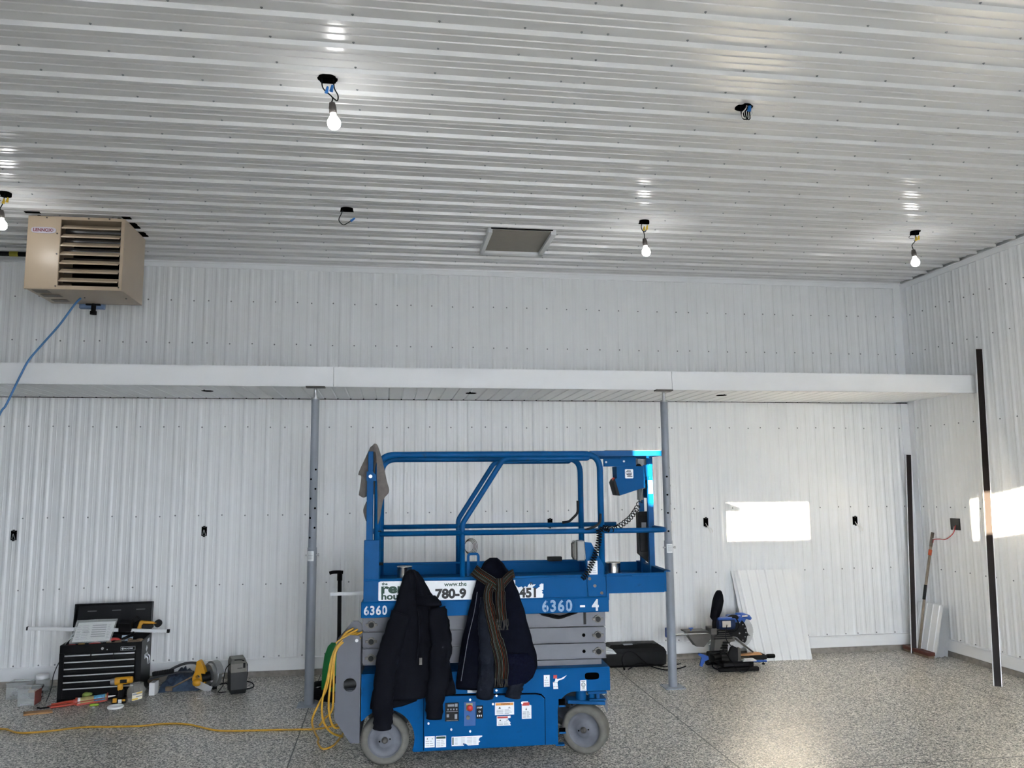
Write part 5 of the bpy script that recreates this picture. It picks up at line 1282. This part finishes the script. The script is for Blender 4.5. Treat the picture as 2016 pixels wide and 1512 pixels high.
m = MB(); m.box(-.07, .06, -.075, -.070, -.005, .05, M=T(0, 0, .012) @ R(.45, 'Y'), bev=.001); m.box(.08, .20, -.06, -.052, .03, .045, M=R(-.45, 'Y'), bev=.002); m.build('saw_shoe', STEEL, CS)
m = MB(); m.cyl((-.02, -.05, .10), (.04, -.02, .11), .038, n=18); m.cyl((.03, -.03, .018), (.10, -.02, .02), .02, n=12); m.build('saw_motor', BLACK, CS)
m = MB(); m.tube(catmull([(.10, -.01, .03), (.17, -.02, .045), (.19, -.01, .02)]), .006, 8); m.build('saw_cord', RUB, CS)
t = thing('hose', 'flat dark hose arching from tool chest to yellow saw', 'hose')
m = MB(); m.tube(catmull([(-1.97, 7.42, .07), (-1.86, 7.40, .115), (-1.76, 7.38, .17), (-1.67, 7.34, .205), (-1.585, 7.29, .215), (-1.56, 7.28, .20)]), .011, 10); m.tube(catmull([(-1.97, 7.40, .075), (-1.84, 7.38, .11), (-1.72, 7.34, .135), (-1.60, 7.29, .145)]), .009, 10)
m.build('hose_line', pm('dark_grey_hose', '#484a4d', rough=.5, var=.1), t)
m = MB(); m.tube([(-1.98, 7.41, .055), (-1.90, 7.405, .085)], .016, 10); m.build('hose_fitting', BROWNT, t)
m = MB(); m.tube([(-1.76, 7.25, .03), (-1.58, 7.26, .12)], .007, 8); m.box(-1.80, -1.745, 7.235, 7.265, .008, .045, bev=.006); tag(m.build('hammer', BROWNT), 'brown handled hammer leaning on jeans by yellow saw', 'hammer')
# battery charger / power supply
t = thing('power_supply', 'tall grey battery backup unit standing by the back wall', 'power supply', (-1.25, 7.05, 0), math.radians(17))
m = MB(); m.loft([[Vector(p) for p in r] for r in ([(0, .0, .03), (.125, .0, .03), (.125, .20, .0), (0, .20, .0)], [(0, -.005, .04), (.125, -.005, .04), (.125, .22, .02), (0, .22, .02)], [(0, .01, .17), (.125, .01, .17), (.125, .22, .17), (0, .22, .17)])], smooth=False)
m.loft([[Vector(p) for p in r] for r in ([(.006, .02, 0), (.119, .02, 0), (.119, .19, 0), (.006, .19, 0)], [(0, .0, .03), (.125, .0, .03), (.125, .20, .03), (0, .20, .03)])], smooth=False)
m.build('lower_case', DKGREY, t)
m = MB(); m.loft([[Vector(p) for p in r] for r in ([(0, .01, .17), (.125, .01, .17), (.125, .22, .17), (0, .22, .17)], [(0, .025, .235), (.125, .025, .235), (.125, .22, .235), (0, .22, .235)], [(.01, .06, .268), (.115, .06, .268), (.115, .21, .268), (.01, .21, .268)])], smooth=False); m.build('upper_case', pm('warm_grey_plastic', '#66645e', rough=.55, var=.08), t)
m = MB(); m.box(.095, .112, .012, .022, .20, .24, bev=.002); m.box(.05, .09, .013, .02, .20, .203); m.build('switch', BLACK, t)
m = MB(); m.tube(catmull([(.03, .05, .262), (.09, .04, .258), (.132, .06, .22), (.135, .06, .13), (.128, .08, .06)]), .0035, 6); m.tube(catmull([(.02, .06, .25), (-.03, .07, .20), (-.045, .08, .12), (-.05, .09, .06), (-.08, .10, .012), (-.02, .10, .006)]), .0035, 6)
m.tube(catmull([(.125, .20, .05), (.16, .22, .045), (.20, .20, .03), (.20, .15, .01), (.14, .12, .006)]), .0045, 6); m.box(.12, .15, .19, .22, .035, .065, bev=.004); m.build('supply_cord', RUB, t)

# ------------------------------------------------------------------ behind the lift, left part
t = thing('scoop_shovel', 'black handled shovel with green plastic blade behind the lift', 'shovel', (-.42, 6.92, 0))
m = MB(); m.tube([(.028, 0, .93), (.030, .03, .45), (.02, .05, .33)], .0165, 14); m.build('shaft', BLACK, t)
m = MB(); m.tube(catmull([(-.055, 0, .960), (-.03, 0, .967), (.02, 0, .968), (.055, 0, .965)]), .014, 12); m.build('grip', RUB, t); MB().tube([(.028, 0, .90), (.028, 0, .962)], .021, 12).build('grip_socket', RUB, t)
m = MB(); rings = []
for z, w, d in ((.40, .03, .02), (.37, .06, .03), (.30, .085, .035), (.18, .10, .04), (.05, .105, .035), (.012, .105, .03)):
    rings.append([Vector((.0+w*(i/12*2-1), .05-d*math.cos((i/12*2-1)*1.2)+s_, z)) for s_, rng in ((0, range(13)), (.005, range(12, -1, -1))) for i in rng])
m.loft(rings); m.build('blade', GREENP, t)
m = MB(); m.box(-.42, .50, -.012, .012, .0, .003); m.box(-.42, .50, -.014, -.011, -.018, .003)
o = m.build('trim_strip', TRIMW, None, LM @ T(.0, .760, .930) @ R(math.radians(-.6), 'Y')); tag(o, 'narrow white trim strip poking out from behind the lift platform', 'trim strip')
t = thing('rubber_hose', 'black flat rubber hose looped on floor between post and lift', 'hose')
m = MB()
for k, (r, z) in enumerate(((.155, .03), (.15, .075))):
    pts = [(-.43+r*1.1*math.cos(a), 6.86+r*1.4*math.sin(a), z+.012*math.sin(a*2+k)) for a in [2*PI*i/36 for i in range(36)]]
    m.tube(pts, .022, 10, closed=True)
m.tube(catmull([(-.50, 6.70, .06), (-.40, 6.72, .16), (-.32, 6.74, .25)]), .02, 10)
m.build('hose_loop', RUB, t)
# yellow extension cord
t = thing('extension_cord', 'yellow extension cord running over floor and looped on lift', 'extension cord')
m = MB(); fl = [(-6.0, 6.9, .007), (-4.2, 6.3, .007), (-3.2, 6.5, .007), (-2.668, 6.363, .007), (-2.604, 6.328, .007), (-2.484, 6.236, .007), (-2.324, 6.242, .007), (-2.114, 6.299, .007), (-1.905, 6.273, .007), (-1.699, 6.259, .007), (-1.57, 6.285, .007), (-1.388, 6.239, .007), (-1.181, 6.069, .007), (-1.037, 6.019, .007),
          (-.798, 5.999, .007), (-.556, 5.967, .007), (-.47, 5.963, .007), (-.371, 6.017, .007), (-.25, 6.08, .03)]
m.tube(catmull(fl, 8), .0068, 8)
m.build('cord_run', YCORD, t)
m = MB()
def lp(*p): return [lw(*q) for q in p]
m.tube(catmull(lp((-.20, .05, .80), (-.255, .03, .765), (-.315, .0, .66), (-.345, -.01, .52), (-.375, .0, .38), (-.37, .04, .26), (-.33, .12, .17), (-.27, .20, .12)), 8), .0068, 8)
m.tube(catmull(lp((-.175, .06, .79), (-.235, .02, .76), (-.30, -.012, .68), (-.325, -.016, .50), (-.335, .0, .34), (-.31, .06, .22), (-.25, .14, .20)), 8), .0068, 8)
m.tube(catmull(lp((-.15, .08, .77), (-.22, .025, .745), (-.285, -.008, .70), (-.306, -.014, .62), (-.308, -.01, .45), (-.318, .02, .33), (-.365, .06, .27), (-.40, .10, .22)), 8), .0068, 8)
m.tube(catmull(lp((-.16, .09, .76), (-.22, .05, .77), (-.27, .02, .74), (-.32, -.006, .62), (-.35, .0, .46), (-.40, .03, .36), (-.44, .06, .26), (-.45, .30, .12), (-.46, .55, .012), (-.455, .48, .007), (-.405, .35, .007), (-.345, .42, .007), (-.31, .66, .007), (-.28, .75, .02)), 8), .0068, 8)
m.tube(catmull(lp((-.155, .03, .74), (-.205, .018, .765), (-.26, .012, .75), (-.30, .005, .72)), 8), .0068, 8)
m.tube(catmull(lp((-.165, .20, .66), (-.158, .12, .62), (-.165, .10, .56), (-.155, .16, .50)), 8), .0068, 8)
m.build('cord_loop', YCORD, t)

# ------------------------------------------------------------------ behind the lift: case, papers
t = thing('tool_case', 'black plastic tool case lying on floor by back wall', 'tool case', (1.985, 7.42, 0), -.02)
m = MB(); m.loft([[Vector(p) for p in r] for r in ([(.04, 0, 0), (.52, 0, 0), (.52, .20, 0), (.04, .20, 0)], [(.0, -.01, .02), (.56, -.01, .02), (.56, .21, .02), (0, .21, .02)], [(0, -.01, .13), (.565, -.01, .13), (.565, .21, .13), (0, .21, .13)], [(.015, .0, .165), (.545, .0, .165), (.545, .2, .165), (.015, .2, .165)], [(.05, .03, .195), (.50, .03, .195), (.50, .18, .195), (.05, .18, .195)])], smooth=False); m.build('case_shell', BLACK, t)
m = MB(); m.box(.15, .28, .05, .14, .194, .199, bev=.002); m.box(.30, .45, .04, .09, .194, .202, bev=.002); m.build('case_handle', DKGREY, t)
MB().box(.17, .255, .02, .05, .192, .200).build('case_label', INKGREY, t)
m = MB(); m.tube(catmull([(2.12, 7.33, .02), (2.10, 7.31, .10), (2.14, 7.31, .155), (2.22, 7.31, .145), (2.30, 7.30, .07), (2.36, 7.28, .03), (2.48, 7.22, .006), (2.60, 7.25, .006), (2.70, 7.32, .006)]), .005, 8); m.tube(catmull([(2.15, 7.30, .006), (2.25, 7.31, .05), (2.36, 7.31, .04), (2.52, 7.35, .006), (2.7, 7.45, .006)]), .0045, 8)
m.tube([(2.12, 7.33, .02), (2.115, 7.30, .008)], .008, 8)
tag(m.build('black_cord', RUB), 'black power cord curling in front of the black tool case', 'cord')
pp = thing('paper_stack', 'loose white papers lying on the lift chassis behind wheel', 'papers', lw(1.40, .44, .528), LRZ+.1)
m = MB()
for k in range(4): m.box(-.08+.01*k, .125-.006*k, -.05+.008*k, .12+.004*k, .0+.006*k, .003+.006*k, M=R(.06*k-.1, 'Z'))
m.build('sheet', PAPER, pp)
# leaning wall sheets
def lean_sheet(bl, br, tl, tr, label, name='metal_sheet', group=None, ribs=True, n=7, mat=WHITE):
    bl, br, tl, tr = map(Vector, (bl, br, tl, tr)); nr = (br-bl).cross(tl-bl).normalized()
    if nr.y > 0 and abs(nr.y) > abs(nr.x): nr = -nr
    m = MB(); pr = [(0, 0)]
    if ribs:
        for i in range(n):
            f = (i+.35)/n; pr += [(f, 0), (f+.012, .006), (f+.030, .006), (f+.042, 0)]
    pr.append((1, 0)); k = len(pr)
    for s_ in (0, -.0012):
        vs = [a.lerp(b, f)+nr*(h_+s_) for a, b in ((bl, br), (tl, tr)) for f, h_ in pr]
        m._new(vs, [(i, i+1, k+i+1, k+i) for i in range(k-1)])
    o = m.build(name, mat); return tag(o, label, 'metal sheet', group)
G = 'cut white steel sheets leaning on the back wall'
lean_sheet((3.415, 7.43, .0), (3.990, 7.405, .0), (3.335, 7.625, .82), (3.985, 7.615, .82), 'front white ribbed sheet leaning on wall behind miter saw', group=G)
lean_sheet((3.375, 7.455, .0), (3.93, 7.43, .0), (3.312, 7.634, .815), (3.94, 7.628, .815), 'second white sheet showing one edge behind front sheet', group=G)
# dark trim channels
def channel(p0, p1, face, w, d, label):
    p0, p1 = Vector(p0), Vector(p1); ax = (p1-p0).normalized(); f = Vector(face); f = (f-ax*f.dot(ax)).normalized(); s_ = ax.cross(f).normalized(); L_ = (p1-p0).length
    M = Matrix((s_, -f, ax)).transposed().to_4x4(); M.translation = p0
    t = thing('trim_channel', label, 'trim channel'); t.matrix_world = M
    m = MB(); m.box(-w/2, w/2, 0, .0016, 0, L_); m.box(-w/2, -w/2+.0016, 0, d, 0, L_); m.box(w/2-.0016, w/2, 0, d, 0, L_); m.build('channel_web', BROWN, t)
    MB().box(-w/2-.004, -w/2-.0002, -.002, d, 0, L_).build('white_flange', TRIMW, t); MB().box(w/2+.0002, w/2+.007, -.002, d, 0, L_).build('white_flange', TRIMW, t)
channel((5.083, 7.455, 0), (5.262, 7.590, 1.938), (-.45, -1, 0), .045, .028, 'shorter dark brown trim channel leaning in the room corner')
channel((4.932, 6.172, 0), (5.312, 6.545, 2.862), (-.55, -1, 0), .050, .03, 'tallest dark brown trim channel leaning against side wall')
# push broom
t = thing('push_broom', 'push broom with wooden head leaning in the room corner', 'broom')
m = MB(); b0 = Vector((5.10, 7.60, .03)); b1 = Vector((5.10, 7.24, .03)); M = T(5.105, 7.22, 0)
m.box(-.035, .035, 0, .40, .02, .055, M=M, bev=.006); m.build('broom_head', WOODD, t)
m = MB(); m.box(-.03, .03, .01, .39, .0, .022, M=M); m.build('bristles', BROWNT, t)
m = MB(); m.tube([(5.115, 7.42, .05), (5.205, 7.40, .60), (5.312, 7.372, 1.165)], .0125, 12); m.build('broom_handle', HANDLE, t)
m = MB(); m.tube([(5.285, 7.379, 1.03), (5.312, 7.372, 1.166)], .0150, 12); m.build('handle_wrap', pm('grey_handle_tape', '#6f655c', rough=.8, var=.2), t)
m = MB(); m.tube([(5.270, 7.383, .945), (5.281, 7.380, 1.0)], .0165, 12); m.build('orange_tape', pm('orange_red_tape', '#c0552f', rough=.6, var=.1), t)
m = MB(); m.tube([(5.190, 7.404, .52), (5.215, 7.398, .66)], .0145, 12); m.build('dark_tape', DKGREY, t)
# offcut stack
for k in range(7):
    f = k/6
    bx = 5.150+.024*k; tx = 5.258+.0115*k; ya = 7.232+.012*(k % 3)+.004*k; yb = ya+.36+.01*(k % 2); h_ = .478-.006*(k % 3)
    lean_sheet((bx, yb, .0), (bx, ya, .0), (tx, yb-.01, h_), (tx, ya-.01, h_), ('nearest white offcut of the stack beside the push broom' if k == 0 else 'rearmost white offcut of the stack touching side wall' if k == 6 else
               '%s white offcut from the front of the stack beside the push broom' % ('second', 'third', 'fourth', 'fifth', 'sixth')[k-1]), 'offcut_sheet', 'white sheet offcuts leaning on the side wall', n=4)

# ------------------------------------------------------------------ sliding miter saw
SX0, SY0 = 2.905, 7.06
ms = thing('miter_saw', 'blue and black sliding miter saw on floor before white sheets', 'miter saw', (SX0, SY0, 0))
def sp(px, py): return ((px-1408)*.00473, (1326-py)*.00458)
m = MB()
for y0_ in (.0, .30):
    m.box(.01, .39, y0_, y0_+.045, .0, .035, bev=.01)
m.box(.06, .34, .02, .33, .035, .075, bev=.012); m.box(.30, .36, .05, .12, .03, .10, bev=.006); m.box(.10, .27, .03, .05, .05, .085, bev=.004)
base = m.build('saw_base', BLACK, ms)
m = MB(); m.lathe([(0, .1), (.135, .1), (.145, .092), (.145, .075), (0, .075)], 40, T(.23, .18, 0)); m.build('turntable', GUNMET, ms)
m = MB(); m.box(.25, .335, .0, .02, .090, .110, bev=.002); m.box(.235, .36, -.01, .06, .085, .098, bev=.002); m.cyl((.27, -.012, .10), (.27, -.008, .10), .008, n=10); m.build('table_plate', ALU, ms)
m = MB(); m.plate([(.22, .10), (.50, .115), (.53, .098), (.53, .065), (.50, .062), (.22, .075)], t=.07, M=T(0, .14, 0)); m.build('miter_arm', BLACK, ms)
m = MB(); m.cyl((.52, .175, .083), (.545, .175, .085), .012, n=12); m.lathe([(0, 0), (.018, .002), (.020, .02), (.019, .07), (.015, .078), (0, .08)], 18, T(.545, .175, .085) @ R(PI/2, 'Y')); m.build('miter_handle', RUB, ms)
m = MB(); m.tube([(.51, .175, .07), (.51, .175, .025)], .005, 8); m.lathe([(0, 0), (.013, 0), (.013, .012), (0, .012)], 14, T(.51, .175, .014)); m.build('arm_foot', BLACK, ms)
m = MB(); m.box(.22, .48, .13, .15, .108, .116); m.plate([(.18, .10), (.45, .124), (.48, .12), (.46, .108), (.18, .09)], t=.05, M=T(0, .15, 0)); m.build('wood_insert', pm('pale_kerf_board', '#b98a5c', rough=.7, var=.15), ms)
m = MB(); m.tube(catmull([(.30, .16, .07), (.40, .15, .052), (.48, .15, .05), (.53, .15, .046)]), .010, 8); m.build('detent_lever', SAWBLUE, ms)
m = MB(); m.plate([(.115, .13), (.115, .155), (.14, .205), (.16, .22), (.205, .195), (.215, .18), (.215, .09), (.13, .09)], t=.03, M=T(0, .02, 0)); m.build('near_fence', BLACK, ms)
MB().box(.20, .226, .015, .055, .085, .20, bev=.004).build('fence_face', GUNMET, ms)
m = MB(); m.plate([(.05, .10), (.05, .18), (.10, .20), (.21, .19), (.21, .10)], t=.02, M=T(0, .31, 0)); m.build('far_fence', ALU, ms)
# arm and motor head
m = MB(); m.plate([(.03, .10), (.05, .24), (.02, .30), (.05, .36), (.16, .36), (.20, .28), (.24, .27), (.24, .23), (.17, .22), (.17, .10)], t=.09, M=T(0, .17, 0)); m.box(.0, .06, .13, .27, .30, .36, bev=.008); m.build('pivot_column', GUNMET, ms)
m = MB()
for k in range(6):
    z = .255+.018*k; m.box(.04, .215, .155, .172, z, z+.008, bev=.002)
m.cyl((.055, .15, .315), (.055, .17, .315), .026, n=20); m.cyl((.055, .145, .315), (.055, .17, .315), .012, n=14)
for k in range(5):
    z = .12+.024*k; m.box(.07+.012*k, .15+.004*k, .14, .16, z, z+.016, bev=.003)
m.build('motor_grille', BLACK, ms)
BC = Vector((.295, .215, .306)); BR = .152
m = MB(); pts = []
for i in range(120):
    r = BR if i % 2 == 0 else BR-.006
    a = 2*PI*i/120; pts.append((BC.x+r*math.cos(a), BC.z+r*math.sin(a)))
m.plate(pts, t=.003, M=T(0, BC.y, 0)); m.build('saw_blade', BLADE, ms)
# dark fixed guard plate with studs in front of the blade
gpts = [(BC.x-.10, BC.z-.10), (BC.x-.115, BC.z+.03), (BC.x-.09, BC.z+.10), (BC.x-.02, BC.z+.125)] + [(BC.x-.02+.092*math.sin(a), BC.z+.015+.105*math.cos(a)) for a in [PI*.02+PI*.42*i/8 for i in range(9)]] + \
       [(BC.x+.080, BC.z-.012), (BC.x+.106, BC.z-.034), (BC.x+.074, BC.z-.036), (BC.x+.066, BC.z-.075), (BC.x+.05, BC.z-.098), (BC.x+.02, BC.z-.085), (BC.x-.02, BC.z-.045), (BC.x-.06, BC.z-.035)]
m = MB(); m.plate(gpts, t=.012, M=T(0, BC.y-.03, 0)); bg_ = m.build('blade_guard', BLACK, ms)
m = MB()
for i in range(7):
    a = math.radians(75-26*i); m.cyl((BC.x-.015+.078*math.cos(a), BC.y-.034, BC.z-.0+.088*math.sin(a)), (BC.x-.015+.078*math.cos(a), BC.y-.029, BC.z+.088*math.sin(a)), .005, n=10)
m.cyl((BC.x+.09, BC.y-.034, BC.z-.028), (BC.x+.09, BC.y-.029, BC.z-.028), .004, n=10); m.cyl((BC.x-.0, BC.y-.034, BC.z-.01), (BC.x, BC.y-.029, BC.z-.01), .007, n=10); m.build('guard_rivet', STEEL, bg_)
m = MB(); disc_ring(m, 0, .0, BR+.008, .03, math.radians(55), math.radians(150), T(BC.x, BC.y, BC.z)); m.build('upper_guard', SAWBLUE, ms)
m = MB(); m.tube([(BC.x-.02, BC.y-.01, BC.z+.150), (BC.x+.04, BC.y-.01, BC.z+.150), (BC.x+.105, BC.y-.01, BC.z+.128), (BC.x+.125, BC.y-.01, BC.z+.112)], .02, 14, rs=[.022, .024, .022, .014]); m.box(BC.x-.10, BC.x+.02, BC.y-.06, BC.y+.06, BC.z+.09, BC.z+.155, bev=.02); m.build('trigger_handle', SAWBLUE, ms)
m = MB(); m.box(BC.x+.03, BC.x+.085, BC.y-.035, BC.y-.028, BC.z+.135, BC.z+.15, M=None, bev=.003); m.build('laser_window', CHROME, ms)
m = MB(); m.cyl((.08, .12, .40), (.21, .12, .395), .052, n=26); m.cyl((.06, .12, .40), (.08, .12, .40), .045, n=26); mo = m.build('motor_housing', pm('dark_blue_motor', '#12264a', rough=.5, spec=.3, var=.1), ms)
MB().box(.05, .215, .085, .155, .432, .458, bev=.01).build('motor_cap', SAWBLUE, ms)
m = MB(); m.box(.085, .165, .064, .075, .375, .43, bev=.004); m.build('motor_label', pm('cream_motor_label', '#b9b3a8', rough=.5, var=.1), mo)
m = MB(); m.tube(catmull([(.165, .12, .45), (.20, .12, .462), (.25, .14, .455), (.27, .16, .44)]), .014, 10); m.tube(catmull([(.12, .09, .33), (.20, .06, .34), (.235, .05, .39), (.21, .055, .455), (.18, .07, .46)]), .006, 8); m.tube(catmull([(.16, .05, .20), (.10, .04, .29), (.12, .05, .40)]), .004, 8); m.tube(catmull([(.0, .10, .06), (-.02, .08, .04), (.0, .06, .02), (.06, .03, .012)]), .006, 8)
m.tube(catmull([(.05, .0, .20), (.12, -.02, .10), (.17, -.03, .02), (.22, -.03, .004), (.28, -.02, .02), (.30, .0, .09)]), .003, 6)
m.build('saw_cable', RUB, ms)
m = MB(); m.text('12 in.', .016, T(.195, BC.y-.0335, .392), bold=.01, ext=.0004) if False else None
m.box(.20, .265, BC.y-.034, BC.y-.0305, .395, .402); m.build('guard_marking', INKGREY, bg_)
m = MB(); m.tube([(BC.x-.05, BC.y-.035, BC.z-.05), (BC.x+.05, BC.y-.04, BC.z-.125), (BC.x+.12, BC.y-.04, BC.z-.18)], .008, 8); m.build('guard_link', GUNMET, ms)
# slide rails and extension wing towards the lift
m = MB(); m.cyl((-.36, .26, .290), (.02, .26, .290), .011, n=16); m.cyl((-.36, .20, .305), (.02, .20, .305), .011, n=16); m.build('slide_rail', CHROME, ms)
m = MB(); m.box(-.385, -.345, .17, .29, .268, .355, bev=.01); m.build('rail_end', SAWBLUE, ms)
m = MB(); m.plate([(-.20, .325), (.02, .325), (.02, .256), (-.05, .185), (-.12, .192), (-.19, .285)], t=.10, M=T(0, .19, 0)); m.box(-.228, -.02, .18, .30, .322, .332, bev=.003); m.build('rail_bracket', GUNMET, ms)
m = MB(); m.cyl((-.165, .20, .330), (-.165, .20, .350), .006, n=10); m.box(-.185, -.145, .19, .21, .350, .360, bev=.003); m.build('lock_knob', SAWBLUE, ms)
m = MB(); m.box(-.05, .08, .09, .15, .07, .16, bev=.012); m.cyl((-.03, .05, .115), (.05, .09, .12), .03, n=16); m.build('bevel_housing', BLACK, ms)
m = MB(); M = T(-.13, .02, .11)
m.plate([(.05, .03), (-.03, .06), (-.04, .045), (-.01, .02), (-.03, -.05), (-.01, -.06), (.02, -.01), (.055, .0)], t=.02, M=M); m.build('bevel_lever', SAWBLUE, ms)
# dust bag
m = MB(); rings = []
for z, x, w, d in ((.43, .035, .018, .02), (.46, .045, .045, .03), (.52, .062, .055, .04), (.60, .075, .055, .042), (.65, .085, .042, .03), (.685, .088, .022, .016), (.695, .088, .010, .008)):
    rings.append([Vector((x+w*math.cos(a)+.016*noise.noise(Vector((math.cos(a)*2, z*14, 1))), .13+d*math.sin(a)+.008*noise.noise(Vector((math.sin(a)*2, z*12, 5))), z)) for a in [2*PI*i/9+.3 for i in range(9)]])
m.loft(rings, smooth=False); m.build('dust_bag', CLOTHN, ms)
m = MB(); m.tube(catmull([(.03, .13, .36), (.03, .13, .40), (.037, .13, .44)]), .018, 10); m.build('dust_port', BLACK, ms)
